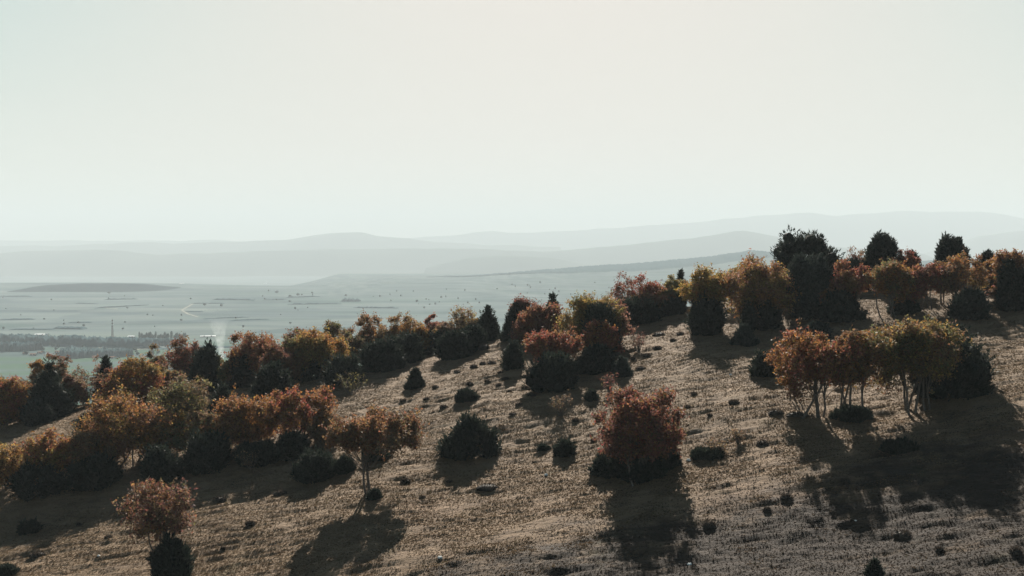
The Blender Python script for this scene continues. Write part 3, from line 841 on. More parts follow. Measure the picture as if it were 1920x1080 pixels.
# ------------------------------------------------------------------ junipers
JUNIPERS = [
    (86, 790, 676, 42, 134, None, 'cone', 'dark juniper in front of the brown tree at far left'),
    (66, 800, 752, 38, 92, None, 'round', 'small grey green juniper beside the clearing at far left'),
    (112, 772, 748, 86, 130, None, 'low', 'low juniper at the upper edge of the clearing at left'),
    (196, None, 668, 172, 222, 90, 'cone', 'narrow dark juniper left of the large red and orange tree'),
    (8, None, 745, -20, 30, 86, 'round', 'dark juniper at the left edge behind the orange tree'),
    (158, 822, 772, 134, 186, None, 'cone', 'dark leaning juniper at the lower edge of the clearing'),
    (385, 735, 652, 352, 418, None, 'round', 'dark round juniper left of the smoke column'),
    (448, 730, 672, 420, 480, None, 'round', 'dark juniper below the rust red tree right of the smoke'),
    (416, 800, 722, 378, 448, None, 'cone', 'dark juniper between the two rows of the thicket'),
    (508, 765, 684, 472, 546, None, 'round', 'dark juniper above the red topped round tree'),
    (384, 896, 818, 328, 442, None, 'round', 'large black juniper at the front of the thicket'),
    (548, 868, 812, 515, 590, None, 'round', 'dark juniper under the red topped round tree'),
    (300, 912, 842, 262, 345, None, 'round', 'dark juniper below the broad rust orange tree'),
    (170, 930, 858, 128, 226, None, 'round', 'dark juniper under the front row at lower left'),
    (60, 945, 872, 10, 112, None, 'round', 'dark juniper under the front row beside the left edge'),
    (480, 880, 830, 440, 530, None, 'round', 'dark juniper below the orange tree in the thicket'),
    (590, 712, 660, 545, 640, None, 'low', 'low dark juniper under the big amber tree'),
    (648, 722, 668, 610, 690, None, 'low', 'low dark juniper at the foot of the back row, left of the lit slope'),
    (712, 700, 636, 664, 756, None, 'round', 'dark juniper under the tall rust brown tree'),
    (764, 682, 628, 726, 800, None, 'round', 'dark juniper under the orange and yellow tree on the crest'),
    (812, None, 624, 786, 842, 91, 'low', 'low dark juniper under the pinkish red tree'),
    (852, 676, 624, 820, 884, None, 'round', 'dark juniper casting a shadow below the crest trees'),
    (888, 658, 610, 862, 916, None, 'round', 'small dark juniper left of the spiky juniper'),
    (914, 640, 572, 886, 944, None, 'cone', 'spiky dark juniper on the crest left of the dip'),
    (966, 640, 566, 940, 996, None, 'cone', 'dark juniper in front of the maroon tree'),
    (1036, None, 550, 1012, 1056, 91, 'cone', 'dark juniper top behind the middle group'),
    (962, 694, 640, 942, 986, None, 'column', 'short upright juniper left of the spreading red tree'),
    (1124, 676, 572, 1084, 1158, None, 'round', 'black juniper inside the olive yellow tree'),
    (1040, 738, 662, 992, 1092, None, 'round', 'wide black juniper under the spreading red tree'),
    (1120, 704, 650, 1088, 1158, None, 'round', 'dark juniper under the small bright red tree'),
    (1166, 708, 668, 1146, 1190, None, 'cone', 'small juniper with grey twigs right of the middle group'),
    (1190, None, 560, 1152, 1236, 86, 'round', 'dark juniper below the rust red crest tree'),
    (1256, None, 560, 1228, 1292, 87, 'round', 'dark juniper behind the sunlit gap on the crest'),
    (1276, None, 506, 1264, 1288, 93, 'column', 'tiny juniper tip poking above the olive yellow tree'),
    (1326, 630, 556, 1288, 1368, None, 'round', 'black juniper under the amber tree beside the sunlit gap'),
    (1430, 622, 556, 1388, 1478, None, 'round', 'dark juniper under the big orange pink tree'),
    (1397, 650, 610, 1374, 1424, None, 'cone', 'small grey edged juniper in the shadow of the orange pink tree'),
    (1512, None, 442, 1452, 1578, 84, 'tree', 'tall broad dark juniper against the sky'),
    (1520, 604, 479, 1476, 1562, None, 'tree', 'grey green tree juniper in front of the tall broad one'),
    (1652, None, 443, 1622, 1682, 86, 'tree', 'dark ragged juniper on the skyline between red trees'),
    (1600, None, 486, 1574, 1640, 87, 'round', 'dark juniper behind the bright red tree'),
    (1580, 606, 545, 1540, 1630, None, 'low', 'low black juniper under the bright red tree'),
    (1694, 592, 560, 1664, 1724, None, 'low', 'low black juniper mound under the orange rust tree'),
    (1712, None, 470, 1700, 1734, 88, 'column', 'small dark juniper tip behind the red skyline tree'),
    (1786, None, 446, 1756, 1816, 87, 'tree', 'round headed juniper on the skyline at right'),
    (1820, 602, 544, 1782, 1862, None, 'round', 'broad black juniper in front of the orange brown tree'),
    (1904, 585, 492, 1870, 1940, None, 'round', 'black juniper at the right edge of the picture'),
    (1866, 548, 524, 1848, 1884, None, 'low', 'low dark bush on the lit strip at right'),
    (1782, 758, 636, 1708, 1862, None, 'round', 'large black juniper at the right end of the big clump'),
    (1830, 748, 672, 1796, 1858, None, 'low', 'lower juniper against the right side of the large black one'),
    (1604, 792, 762, 1566, 1642, None, 'low', 'low dark juniper around the stems of the big clump'),
    (1538, 640, 606, 1520, 1570, None, 'round', 'grey green juniper top behind the big clump'),
    (1790, 640, 608, 1762, 1812, None, 'low', 'low dark juniper in shade behind the big clump'),
    (1438, 708, 664, 1410, 1470, None, 'low', 'dark slanting juniper left of the big clump'),
    (882, 866, 779, 818, 946, None, 'cone', 'cone shaped black juniper alone on the open slope'),
    (592, 906, 848, 548, 636, None, 'round', 'dark juniper left of the lone flat crowned tree'),
    (644, 890, 858, 624, 664, None, 'low', 'small juniper touching the one left of the lone tree'),
    (706, 866, 842, 684, 738, None, 'low', 'dark juniper behind the trunks of the lone tree'),
    (700, 940, 918, 688, 714, None, 'low', 'small dark juniper at the foot of the lone tree'),
    (316, 1100, 1012, 278, 352, None, 'round', 'black juniper under the open brown sapling at lower left'),
    (1205, 884, 752, 1140, 1272, None, 'round', 'black juniper growing inside the lone dark red tree'),
    (1208, 908, 866, 1152, 1268, None, 'low', 'low black juniper hiding the stems of the lone red tree'),
    (1150, 898, 852, 1100, 1190, None, 'low', 'low black juniper at the left foot of the lone red tree'),
    (1252, 880, 846, 1220, 1288, None, 'low', 'low dark juniper at the right foot of the lone red tree'),
    (1060, 858, 826, 1038, 1084, None, 'low', 'small black juniper left of the lone red tree'),
    (1020, 846, 835, 1010, 1031, None, 'low', 'tiny dark cushion left of the small black juniper'),
    (872, 756, 730, 854, 892, None, 'low', 'small dark juniper alone on the upper open slope'),
    (778, 730, 690, 760, 798, None, 'cone', 'small twiggy juniper below the crest at centre left'),
    (1326, 864, 842, 1300, 1362, None, 'low', 'flat black juniper right of the lone red tree'),
    (46, 1006, 978, 25, 70, None, 'low', 'small dark juniper alone near the lower left corner'),
    (2, 1085, 1060, -20, 20, None, 'low', 'dark juniper cut by the lower left corner'),
    (1110, 752, 730, 1098, 1122, None, 'column', 'small dark juniper stump below the middle group'),
    (1648, 1092, 1050, 1636, 1664, None, 'column', 'upright juniper tip cut by the bottom edge at right'),
    (1852, None, 471, 1836, 1868, 86, 'low', 'dark cushion bush on the bare skyline at right'),
    (1852, 506, 488, 1842, 1866, None, 'low', 'small dark bush below the skyline cushion at right'),
    (1690, 852, 826, 1660, 1722, None, 'low', 'dark low bush lying in the big clump shadow'),
]
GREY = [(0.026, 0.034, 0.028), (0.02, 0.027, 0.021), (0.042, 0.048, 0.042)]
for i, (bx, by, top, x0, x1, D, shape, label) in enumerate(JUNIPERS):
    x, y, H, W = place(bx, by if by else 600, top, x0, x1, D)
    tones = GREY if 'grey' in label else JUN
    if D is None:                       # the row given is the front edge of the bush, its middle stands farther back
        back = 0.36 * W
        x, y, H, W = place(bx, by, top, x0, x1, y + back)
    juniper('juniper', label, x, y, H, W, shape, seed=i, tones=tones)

# ------------------------------------------------------------------ bare bushes
for i, (bx, by, top, x0, x1, tones, label) in enumerate([
    (1198, 660, 622, 1184, 1216, 'maroon', 'bare reddish bush on the lit slope below the crest'),
    (1052, 780, 744, 1032, 1072, 'brown', 'grey twiggy bush in the shadow of the wide black juniper'),
    (1346, 852, 828, 1328, 1368, 'brown', 'bare brown bush behind the flat black juniper'),
    (1384, 832, 808, 1376, 1396, 'brown', 'tiny bare sapling right of the flat black juniper'),
    (1142, 735, 700, 1134, 1152, 'maroon', 'thin bare sapling right of the small dark juniper stump'),
    (470, 880, 850, 452, 488, 'brown', 'dry twig bush in front of the thicket'),
    (660, 740, 700, 628, 690, 'olive', 'grey twig bush below the back row beside the lit slope')]):
    x, y, H, W = place(bx, by, top, x0, x1)
    twig_bush('bare_bush', label, x, y, H, W, i, T(tones))

# ------------------------------------------------------------------ cushions and stones on the slope
def cushion_mesh(seed):
    n, rings = 12, 5
    v, f = [], []
    for r in range(rings):
        t = r / (rings - 1)
        rr = math.cos(t * math.pi / 2) ** 0.7; z = math.sin(t * math.pi / 2)
        for k in range(n):
            a = 2 * math.pi * k / n
            j = 1 + 0.3 * (float(vnoise(np.array(a * 1.6 + seed * 3.1), np.array(t * 3.0), seed)) - 0.5)
            v.append((rr * j * math.cos(a), rr * j * math.sin(a), z * (0.85 + 0.3 * float(vnoise(np.array(a * 2.0), np.array(seed * 1.7 + t * 2), seed + 5))) - 0.15))
    for r in range(rings - 1):
        for k in range(n):
            f.append((r * n + k, r * n + (k + 1) % n, (r + 1) * n + (k + 1) % n, (r + 1) * n + k))
    f.append(tuple((rings - 1) * n + k for k in range(n)))
    return np.array(v), f

def cushion(name, label, x, y, w, h, seed, group, mounds):
    v, f = cushion_mesh(seed)
    h *= 0.72
    v = v * np.array([w / 2, w / 2 * 0.8, h])
    nv = len(v)
    nb = 160
    th = rng.uniform(0, 2 * math.pi, nb); t = rng.random(nb)
    P = np.stack([w / 2 * np.cos(t * 1.5) ** 0.7 * np.cos(th), w / 2 * 0.8 * np.cos(t * 1.5) ** 0.7 * np.sin(th), h * np.sin(t * 1.5)], 1)
    A = P / np.array([w / 2, w / 2, h]); A[:, 2] += 0.5
    lv, lf = leaf_quads(P, 0.11, 0.35, A, 0.35)
    faces = list(f) + [tuple(q) for q in (lf + nv)]
    tn = np.array(mounds)
    o = mesh_obj(name, np.concatenate([v, lv]), faces, M_NEEDLE, cols=np.clip(tn[rng.integers(0, len(tn), len(faces))] * (1 + rng.normal(size=(len(faces), 1)) * 0.2), 0.01, 0.6))
    o.location = (x, y, surf(x, y))
    tag(o, label, 'cushion plant', group)
    return o

HEATHER = [(0.036, 0.028, 0.022), (0.055, 0.042, 0.031), (0.026, 0.022, 0.019)]
for i, (cx, cyy, w, h, label) in enumerate([
    (1236, 630, 24, 9, 'dark rounded cushion on the lit gap below the crest'),
    (1455, 776, 30, 11, 'brown cushion left of the stems of the big clump'),
    (1496, 780, 42, 8, 'long flat dark cushion nearest the stems of the big clump'),
    (914, 918, 42, 13, 'dark flat cushion below the cone shaped juniper'),
    (526, 928, 24, 12, 'brown cushion left of the shadow of the lone tree juniper'),
    (412, 940, 26, 12, 'grey tuft cushion below the thicket edge'),
    (908, 656, 22, 16, 'round dark cushion at the dip in the crest'),
    (1330, 988, 26, 12, 'dark cushion right of the long tree shadow'),
    (1430, 835, 24, 12, 'brown cushion left of the big clump shadow'),
    (1690, 1008, 36, 16, 'dark hollow cushion on the lower right slope'),
    (1905, 1040, 24, 18, 'dark cushion at the lower right edge'),
    (1474, 936, 22, 12, 'small dark cushion on the lower right slope under the big clump shadow'),
    (70, 1042, 30, 10, 'flat brown cushion below the small juniper at lower left')]):
    x, y = ground_hit(cx, cyy)
    cushion('cushion_plant', label, x, y, w / F_PX * y, h / F_PX * y, i, 'cushion plants on the slope', HEATHER)
k = 0
SMALL = [(1188, 674), (1216, 668), (1000, 742), (985, 728), (1202, 692), (890, 690), (905, 684), (925, 682), (940, 700), (912, 716), (935, 724), (900, 745),
         (755, 753), (800, 750), (830, 765), (880, 722), (815, 728), (860, 700), (950, 712), (1232, 655), (1260, 640), (1275, 628), (1160, 770), (1300, 740),
         (1375, 757), (1080, 790), (965, 778), (930, 805), (1115, 828), (840, 905), (760, 905), (790, 935), (470, 985), (150, 985), (205, 1010), (420, 1030),
         (1440, 960), (1585, 905), (1560, 965), (1760, 1035), (1290, 765), (1330, 780), (945, 685), (958, 735), (975, 760)]
for (cx, cyy) in SMALL:
    x, y = ground_hit(cx + random.uniform(-3, 3), cyy)
    s = random.uniform(9, 20)
    cushion('cushion_plant', 'tiny brown cushion plant dotted among others over the lit pasture', x, y, s / F_PX * y, s * random.uniform(0.3, 0.5) / F_PX * y, 20 + k % 7,
            'tiny cushion plants over the pasture', HEATHER)
    k += 1

def stone(label, px, py, s, group=None):
    x, y = ground_hit(px, py)
    v, f = cushion_mesh(int(px) % 9)
    o = mesh_obj('stone', v * np.array([s, s * 0.8, s * 0.8]), f, M_STONE)
    o.location = (x, y, surf(x, y) + 0.05)
    tag(o, label, 'stone', group)
for px, py, s, label in [(825, 1048, 0.11, 'white stone on the dark heath at bottom centre'), (1291, 866, 0.12, 'white stone beside the flat black juniper'),
                         (1332, 987, 0.09, 'white stone at the right edge of the long tree shadow'), (1024, 893, 0.10, 'white stone left of the lone red tree'),
                         (1370, 705, 0.09, 'white stone on the upper slope below the crest shadow'), (1293, 1061, 0.10, 'pale stone inside the long tree shadow at the bottom'),
                         (1180, 862, 0.12, 'pale stone between the stems of the lone red tree'), (185, 1045, 0.08, 'small pale stone near the lower left corner'),
                         (1604, 981, 0.07, 'small pale stone on the lower right slope')]:
    stone(label, px, py, s)

# ------------------------------------------------------------------ grass
def grass(name, label, N, cols, mask, tall, seed):
    tuft_col = bpy.data.collections.new(name + '_kinds')
    m, n, l, out = new_mat(name + '_blade')
    oi = n.new('ShaderNodeObjectInfo')
    r = ramp(n, list(zip((0.0, 0.35, 0.7, 0.88, 0.97), cols)))
    l.new(oi.outputs['Random'], r.inputs['Fac'])
    d = n.new('ShaderNodeBsdfDiffuse'); t = n.new('ShaderNodeBsdfTranslucent')
    l.new(r.outputs[0], d.inputs['Color']); l.new(r.outputs[0], t.inputs['Color'])
    mx = n.new('ShaderNodeMixShader'); mx.inputs[0].default_value = 0.35
    l.new(d.outputs[0], mx.inputs[1]); l.new(t.outputs[0], mx.inputs[2]); l.new(mx.outputs[0], out.inputs['Surface'])
    for q in range(4):
        v, f = [], []
        for b in range(12):
            a = rng.uniform(0, 2 * math.pi); rr = rng.uniform(0, 0.10)
            bx, by = rr * math.cos(a), rr * math.sin(a)
            h = rng.uniform(0.5, 1.0); ln = rng.uniform(0.2, 0.9)
            dx, dy = math.cos(a) * ln * 0.8, math.sin(a) * ln * 0.8
            wx, wy = -math.sin(a) * 0.10, math.cos(a) * 0.10
            k = len(v)
            v += [(bx - wx, by - wy, -0.1), (bx + wx, by + wy, -0.1), (bx + dx * 0.5 + wx * 0.6, by + dy * 0.5 + wy * 0.6, h * 0.7), (bx + dx, by + dy, h)]
            f += [(k, k + 1, k + 2), (k, k + 2, k + 3)]
        me = bpy.data.meshes.new('tuft'); me.from_pydata(v, [], f); me.materials.append(m)
        ob = bpy.data.objects.new('tuft', me); tuft_col.objects.link(ob)
    ys = 34 + 68 * rng.random(N) ** 1.15
    xs = rng.uniform(-1, 1, N) * (0.50 * ys + 6)
    keep = mask(xs, ys, fbm(xs / 1.6, ys / 1.1, seed, 3) + rng.normal(size=N) * 0.10)
    xs, ys = xs[keep], ys[keep]
    zs = hill(xs, ys) + lumps(xs, ys)
    me = bpy.data.meshes.new(name)
    me.vertices.add(len(xs)); me.vertices.foreach_set('co', np.stack([xs, ys, zs], 1).astype(np.float32).ravel())
    sc = me.attributes.new('tuft_scale', 'FLOAT_VECTOR', 'POINT')
    s = rng.uniform(0.06, 0.13, len(xs)) * tall; hgt = s * rng.uniform(0.2, 0.5, len(xs))
    sc.data.foreach_set('vector', np.stack([s, s, hgt], 1).astype(np.float32).ravel())
    ro = me.attributes.new('tuft_rot', 'FLOAT_VECTOR', 'POINT')
    rr = np.zeros((len(xs), 3), np.float32); rr[:, 2] = rng.uniform(0, 6.28, len(xs)); rr[:, 0] = rng.normal(size=len(xs)) * 0.25
    ro.data.foreach_set('vector', rr.ravel())
    ob = bpy.data.objects.new(name, me); COL.objects.link(ob)
    ng = bpy.data.node_groups.new(name + '_scatter', 'GeometryNodeTree')
    ng.interface.new_socket('Geometry', in_out='INPUT', socket_type='NodeSocketGeometry')
    ng.interface.new_socket('Geometry', in_out='OUTPUT', socket_type='NodeSocketGeometry')
    gi = ng.nodes.new('NodeGroupInput'); go = ng.nodes.new('NodeGroupOutput')
    ip = ng.nodes.new('GeometryNodeInstanceOnPoints')
    ci = ng.nodes.new('GeometryNodeCollectionInfo')
    ci.inputs['Collection'].default_value = tuft_col
    ci.inputs['Separate Children'].default_value = True; ci.inputs['Reset Children'].default_value = True
    ip.inputs['Pick Instance'].default_value = True
    a1 = ng.nodes.new('GeometryNodeInputNamedAttribute'); a1.data_type = 'FLOAT_VECTOR'; a1.inputs['Name'].default_value = 'tuft_scale'
    a2 = ng.nodes.new('GeometryNodeInputNamedAttribute'); a2.data_type = 'FLOAT_VECTOR'; a2.inputs['Name'].default_value = 'tuft_rot'
    e2r = ng.nodes.new('FunctionNodeEulerToRotation')
    ng.links.new(gi.outputs[0], ip.inputs['Points']); ng.links.new(ci.outputs[0], ip.inputs['Instance'])
    ng.links.new(a2.outputs['Attribute'], e2r.inputs[0]); ng.links.new(e2r.outputs[0], ip.inputs['Rotation'])
    ng.links.new(a1.outputs['Attribute'], ip.inputs['Scale'])
    ng.links.new(ip.outputs[0], go.inputs[0])
    md = ob.modifiers.new('scatter', 'NODES'); md.node_group = ng
    tag(ob, label, 'grass', kind='stuff')
grass('dry_grass', 'short dry straw coloured grass covering the hillside', 900000,
      [(0.083, 0.053, 0.031), (0.122, 0.084, 0.049), (0.157, 0.111, 0.069), (0.096, 0.053, 0.033), (0.069, 0.065, 0.025)],
      lambda x, y, q: q - 1.3 * np.clip(heath_shade_mask(x, y), -0.05, 1) > 0.40, 0.78, 77)
grass('dead_heath', 'brown dead heath and moss on the lower slope, coloured darker as shade', 380000,
      [(0.020, 0.015, 0.011), (0.035, 0.025, 0.018), (0.052, 0.038, 0.026), (0.030, 0.019, 0.015), (0.033, 0.031, 0.013)],  # tuft colours also hold the shade of the lower slope
      lambda x, y, q: q + 1.1 * heath_shade_mask(x, y) > 0.54, 0.66, 91)

# ------------------------------------------------------------------ things far out on the plain
def blob_mesh(seed, tall=1.0):
    v, f = [], []
    n, rings = 8, 5
    for r in range(rings):
        t = r / (rings - 1); a0 = (t * 0.9 + 0.05) * math.pi
        for k in range(n):
            a = 2 * math.pi * k / n
            j = 0.75 + 0.5 * float(hash2(np.array(k + seed * 31), np.array(r), seed))
            v.append((math.sin(a0) * j * math.cos(a), math.sin(a0) * j * math.sin(a), (0.55 - 0.55 * math.cos(a0) * 0.9) * tall * (0.9 + 0.2 * j)))
    for r in range(rings - 1):
        for k in range(n):
            f.append((r * n + k, r * n + (k + 1) % n, (r + 1) * n + (k + 1) % n, (r + 1) * n + k))
    f.append(tuple((rings - 1) * n + k for k in range(n)))
    me = bpy.data.meshes.new('far_crown'); me.from_pydata(v, [], f); me.materials.append(M_FARTREE)
    return me
BLOBS = [blob_mesh(s) for s in range(6)]

def far_tree(px, py, wpx, hpx, label, group, name='far_tree', on_hill=None):
    if on_hill is None:
        x, y, z = plain_hit(px, py)
    else:
        y = on_hill; x = px_dir(px, py)[0] * 2900; z = long_surface(px, y)
    o = bpy.data.objects.new(name, random.choice(BLOBS)); COL.objects.link(o)
    o.location = (x, y, z); o.rotation_euler = (0, 0, random.uniform(0, 6.28))
    w = wpx / F_PX * y / 2; h = hpx / F_PX * y
    o.scale = (w, w, h)
    tag(o, label, 'tree', group)
    return o

for k in range(85):
    px = random.uniform(-20, 1120); py = random.uniform(532, 622)
    if px > 640 and py > 620 - (px - 640) * 0.12: py = random.uniform(532, 560)
    s = random.choice([1.8, 2.2, 2.6, 3.2, 4.2])
    far_tree(px, py, s * random.uniform(0.9, 1.6), s, 'tiny dark bush dotted over the hazy plain', 'scattered bushes on the plain', 'far_bush')
for k in range(70):
    px = random.uniform(760, 1330)
    far_tree(px, 520, random.uniform(1.8, 4), random.uniform(1.8, 4.2), 'tiny dark bush dotted over the pale long hill', 'scattered bushes on the long hill', 'far_bush', on_hill=random.uniform(1750, 2350))
for k in range(26):
    px = 262 + k * 3.4 + random.uniform(-1, 1)
    far_tree(px, 637 + random.uniform(-0.6, 0.6), random.uniform(3.5, 5), random.uniform(7, 14), 'dark tree in the row of trees behind the village', 'row of trees on the plain', 'far_tree')
for k in range(46):
    px = random.uniform(30, 330); py = random.uniform(648, 668)
    far_tree(px, py, random.uniform(4, 8), random.uniform(3, 6), 'dark tree among the houses and fields at the foot of the hill', 'trees around the village', 'far_tree')

HEDGES = [(197, 257, 562, 561, 2.6), (143, 182, 569, 570, 1.6), (180, 277, 578, 572, 2.2), (360, 420, 569, 569, 1.6), (347, 380, 585, 585, 1.8), (383, 467, 598, 595, 1.8),
          (433, 503, 601, 599, 1.6), (0, 63, 600, 599, 2.4), (130, 170, 605, 605, 1.6), (103, 160, 616, 617, 4), (20, 103, 618, 618, 2), (400, 477, 562, 563, 3),
          (493, 540, 563, 562, 2), (537, 600, 558, 556, 2), (540, 640, 571, 570, 2.6), (640, 675, 565, 565, 6), (663, 747, 577, 578, 2.6), (0, 90, 640, 641, 3), (0, 60, 556, 556, 2), (90, 300, 648, 653, 4), (300, 480, 655, 650, 3)]
for hi, (xa, xb, ya, yb, th) in enumerate(HEDGES):
    a = plain_hit(xa, ya); b = plain_hit(xb, yb)
    n = 26; v = []; f = []
    w = 9 + 4 * th
    for i in range(n):
        t = i / (n - 1); x = a[0] + (b[0] - a[0]) * t; y = a[1] + (b[1] - a[1]) * t
        z = float(plain_h(x, y)); h = th / F_PX * y * (0.55 + 0.6 * random.random()) * min(1, 6 * t + 0.3, 6 * (1 - t) + 0.3)
        v += [(x, y - w * 0.5, z - 1), (x, y - w * 0.3, z + h * 0.7), (x, y, z + h), (x, y + w * 0.3, z + h * 0.7), (x, y + w * 0.5, z - 1)]
    for i in range(n - 1):
        for q in range(4):
            f.append((i * 5 + q, i * 5 + q + 1, (i + 1) * 5 + q + 1, (i + 1) * 5 + q))
    f += [(0, 1, 2, 3, 4), tuple((n - 1) * 5 + q for q in (4, 3, 2, 1, 0))]
    o = mesh_obj('hedgerow', v, f, M_WOOD_FAR)
    tag(o, 'thin dark hedgerow streak across the hazy plain', 'hedgerow', 'hedgerows on the plain')

def wood_patch(label, xa, xb, rn, rf, h, seed):
    """a far wood: bumpy canopy between two photo rows"""
    nx, ny = 90, 14
    V = []
    ra = np.array(rn if isinstance(rn, tuple) else (rn, rn), float); rb = np.array(rf if isinstance(rf, tuple) else (rf, rf), float)
    for j in range(ny):
        for i in range(nx):
            u = i / (nx - 1); t = j / (ny - 1)
            px = xa + (xb - xa) * u
            r_n = ra[0] + (ra[1] - ra[0]) * u; r_f = rb[0] + (rb[1] - rb[0]) * u
            pinch = min(1, 5 * u + 0.15, 5 * (1 - u) + 0.15) * (0.55 + 0.9 * float(vnoise(px / 17.0, seed * 3.3, seed)))
            yn = plain_hit(px, (r_n + r_f) / 2 + (r_n - r_f) / 2 * pinch)[1]; yf = plain_hit(px, (r_n + r_f) / 2 - (r_n - r_f) / 2 * pinch)[1]
            y = yn + (yf - yn) * t
            x = px_dir(px, 600)[0] * y
            inner = 0 < i < nx - 1 and 0 < j < ny - 1
            z = float(plain_h(x, y)) + (h * (0.45 + 0.9 * float(hash2(np.array(i), np.array(j), seed))) if inner else -1.0)
            V.append((x, y, z))
    o = mesh_obj('woodland', V, grid_faces(nx, ny), M_WOOD_FAR)
    tag(o, label, 'woodland', kind='stuff')
wood_patch('long dark wood across the plain behind the village', -60, 300, (644, 655), (637, 650), 7, 71)
wood_patch('dark wood strip at the far left below the long wood', -60, 80, (661, 658), (656, 654), 6, 72)
wood_patch('dark scrub patch around the village gardens', 110, 250, (672, 670), (662, 664), 5, 73)
wood_patch('dark wood strip below the row of trees', 230, 345, (652, 648), (646, 644), 5, 74)

def track(name, label, pts, w):
    P = [plain_hit(*p) for p in pts]
    v, f = [], []
    for i in range(len(P)):
        a = Vector(P[max(0, i - 1)][:2]); b = Vector(P[min(len(P) - 1, i + 1)][:2])
        d = (b - a).normalized(); nrm = Vector((-d.y, d.x)) * w / 2
        for s in (-1, 1):
            x, y = P[i][0] + nrm.x * s, P[i][1] + nrm.y * s
            v.append((x, y, float(plain_h(x, y)) + 0.35))
    for i in range(len(P) - 1):
        f.append((2 * i, 2 * i + 1, 2 * i + 3, 2 * i + 2))
    o = mesh_obj(name, v, f, M_TRACK)
    tag(o, label, kind='structure')
def dense(pts, k=10):
    out = []
    for (a, b) in zip(pts[:-1], pts[1:]):
        for i in range(k): out.append((a[0] + (b[0] - a[0]) * i / k, a[1] + (b[1] - a[1]) * i / k))
    return out + [pts[-1]]
track('dirt_track', 'pale zigzag dirt track on the plain', dense([(362, 570), (341, 582), (352, 589), (372, 595)]), 3.5)
track('dirt_track', 'pale dirt track leading past the mast', dense([(150, 650), (200, 654), (240, 657), (275, 655)]), 4)
track('dirt_track', 'short pale dirt track on the far left plain', dense([(198, 578), (222, 580)]), 5)

def house(px, py, wpx, hpx, roof, label, name='house', group=None, ratio=0.6):
    x, y, z = plain_hit(px, py)
    W = wpx / F_PX * y; Hh = hpx / F_PX * y; L = max(W * ratio, 6)
    root = empty(name, (x, y, z)); tag(root, label, 'building', group)
    root.rotation_euler = (0, 0, random.uniform(-0.25, 0.25))
    e = Hh * 0.62
    v, f = [], []
    box(v, f, -W / 2, W / 2, -L / 2, L / 2, -0.6, e)
    wall = mesh_obj('wall', v, f, M_WALLW, root)
    o = W * 0.02 + 0.3
    v = [(-W / 2 - o, -L / 2 - o, e - 0.05), (W / 2 + o, -L / 2 - o, e - 0.05), (W / 2 + o, L / 2 + o, e - 0.05), (-W / 2 - o, L / 2 + o, e - 0.05), (-W / 2 - o, 0, Hh), (W / 2 + o, 0, Hh)]
    mesh_obj('roof', v, [(0, 1, 5, 4), (2, 3, 4, 5), (0, 4, 3), (1, 2, 5), (0, 3, 2, 1)], roof, root)
    nwin = max(2, min(6, int(W / 5)))
    for i in range(nwin):
        cx = -W / 2 + W * (i + 0.5) / nwin
        v, f = [], []
        box(v, f, cx - 0.6, cx + 0.6, -L / 2 - 0.05, -L / 2 + 0.1, e * 0.35, e * 0.35 + 1.2)
        mesh_obj('window', v, f, M_GLASSD, root)
for px, py, w, h, label in [(78, 629, 22, 3.2, 'long low white shed left of the mast'), (285, 641.5, 10, 4, 'small white shed below the row of trees'),
                            (390, 631.5, 26, 2.6, 'long white greenhouse left of the smoke column'), (497, 532.5, 6, 2, 'tiny white building at the far edge of the near plain'),
                            (555, 517.5, 7, 2.4, 'leftmost tiny white barn on the far plain'), (612, 515.5, 8, 2.4, 'tiny white barn second from left on the far plain'),
                            (655, 517, 19, 2.6, 'long white barn third from left on the far plain'), (724, 521, 16, 3.6, 'bright white barn rightmost on the far plain'),
                            (340, 473.5, 8, 1.6, 'speck of white building far off near the hills'), (246, 634, 10, 4.5, 'grey house at the left end of the row of trees'),
                            (337, 660, 4, 3, 'tiny white hut beside the purplish red tree')]:
    house(px, py, w, h, M_ROOFW, label, 'shed')
for k, (px, py) in enumerate([(48, 664), (62, 667), (77, 663), (92, 668), (108, 662), (146, 670), (160, 664), (178, 671), (196, 668), (212, 672), (122, 657), (38, 655)]):
    house(px, py, random.uniform(6, 9), random.uniform(3.2, 4.4), M_ROOFR, 'small house of the hazy village at the foot of the hill', 'house', 'houses of the village', 0.8)

def mast():
    x, y, z = plain_hit(211, 641)
    H = 44 / F_PX * y
    root = empty('lattice_mast', (x, y, z)); tag(root, 'thin dark lattice radio mast standing on the plain', 'mast')
    b = 0.9
    for sx, sy in ((-1, -1), (1, -1), (1, 1), (-1, 1)):
        t = Tubes(); t.add([(sx * b, sy * b, -0.5), (sx * 0.35, sy * 0.35, H * 0.93)], 0.16, 0.12, 5)
        mesh_obj('leg', t.v, t.f, M_STEEL, root)
    n = 14
    t = Tubes()
    for i in range(n):
        z0, z1 = H * 0.93 * i / n, H * 0.93 * (i + 1) / n
        w0 = b + (0.35 - b) * i / n; w1 = b + (0.35 - b) * (i + 1) / n
        for (p, q) in (((-1, -1), (1, -1)), ((1, -1), (1, 1)), ((1, 1), (-1, 1)), ((-1, 1), (-1, -1))):
            t.add([(p[0] * w0, p[1] * w0, z0), (q[0] * w1, q[1] * w1, z1)], 0.07, 0.07, 4)
            t.add([(q[0] * w0, q[1] * w0, z0), (p[0] * w1, p[1] * w1, z1)], 0.07, 0.07, 4)
    mesh_obj('bracing', t.v, t.f, M_STEEL, root)
    t = Tubes(); t.add([(0, 0, H * 0.9), (0, 0, H)], 0.14, 0.08, 5)
    mesh_obj('aerial', t.v, t.f, M_STEEL, root)
    for zz in (0.72, 0.84):
        t = Tubes(); t.add([(0.5, -0.6, H * zz), (0.5, -1.1, H * zz)], 0.7, 0.8, 10)
        mesh_obj('dish', t.v, t.f, M_WALLW, root)
mast()

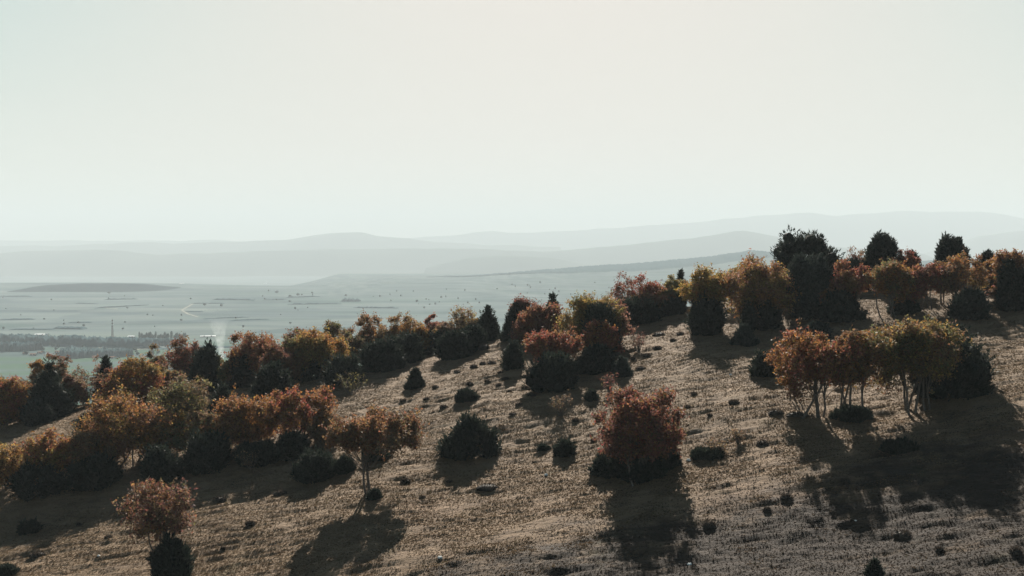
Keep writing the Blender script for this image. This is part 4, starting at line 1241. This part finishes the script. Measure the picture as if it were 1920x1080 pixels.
def smoke():
    x, y, z = plain_hit(418, 699)
    m, n, l, out = new_mat('chimney_smoke')
    tc = n.new('ShaderNodeTexCoord')
    sx = n.new('ShaderNodeSeparateXYZ'); l.new(tc.outputs['Object'], sx.inputs[0])
    H = 118 / F_PX * y
    mr = n.new('ShaderNodeMapRange'); mr.inputs[1].default_value = 0; mr.inputs[2].default_value = H
    mr.inputs[3].default_value = 0.36; mr.inputs[4].default_value = 0.0
    l.new(sx.outputs['Z'], mr.inputs[0])
    pw = n.new('ShaderNodeMath'); pw.operation = 'POWER'; pw.inputs[1].default_value = 2.1
    l.new(mr.outputs[0], pw.inputs[0])
    no = noise(n, l, tc.outputs['Object'], 0.3, 4, 0.65)
    nr = ramp(n, [(0.40, (0.05, 0.05, 0.05)), (0.64, (1.3, 1.3, 1.3))]); l.new(no.outputs['Fac'], nr.inputs['Fac'])
    mu = n.new('ShaderNodeMath'); mu.operation = 'MULTIPLY'; l.new(pw.outputs[0], mu.inputs[0]); l.new(nr.outputs[0], mu.inputs[1])
    p = n.new('ShaderNodeVolumePrincipled'); p.inputs['Color'].default_value = (0.95, 0.97, 0.97, 1); p.inputs['Anisotropy'].default_value = 0.3
    l.new(mu.outputs[0], p.inputs['Density'])
    l.new(p.outputs[0], out.inputs['Volume'])
    t = Tubes()
    pts = [(0, 0, 0), (-0.4, 0, H * 0.2), (-1.3, 0, H * 0.42), (-2.6, 1, H * 0.66), (-4.6, 2, H)]
    v, f = [], []; sides = 12
    for i, p3 in enumerate(pts):
        r = (0.9, 1.4, 2.6, 5.2, 10.5)[i]
        for k in range(sides):
            a = 2 * math.pi * k / sides; q = r * random.uniform(0.85, 1.15)
            v.append((p3[0] + q * math.cos(a), p3[1] + q * math.sin(a), p3[2]))
    for i in range(len(pts) - 1):
        for k in range(sides):
            f.append((i * sides + k, i * sides + (k + 1) % sides, (i + 1) * sides + (k + 1) % sides, (i + 1) * sides + k))
    f.append(tuple(range(sides))[::-1]); f.append(tuple((len(pts) - 1) * sides + k for k in range(sides)))
    o = mesh_obj('smoke_plume', v, f, m)
    o.location = (x, y, z)
    tag(o, 'thin white smoke column rising from the plain behind the trees', 'smoke')
smoke()
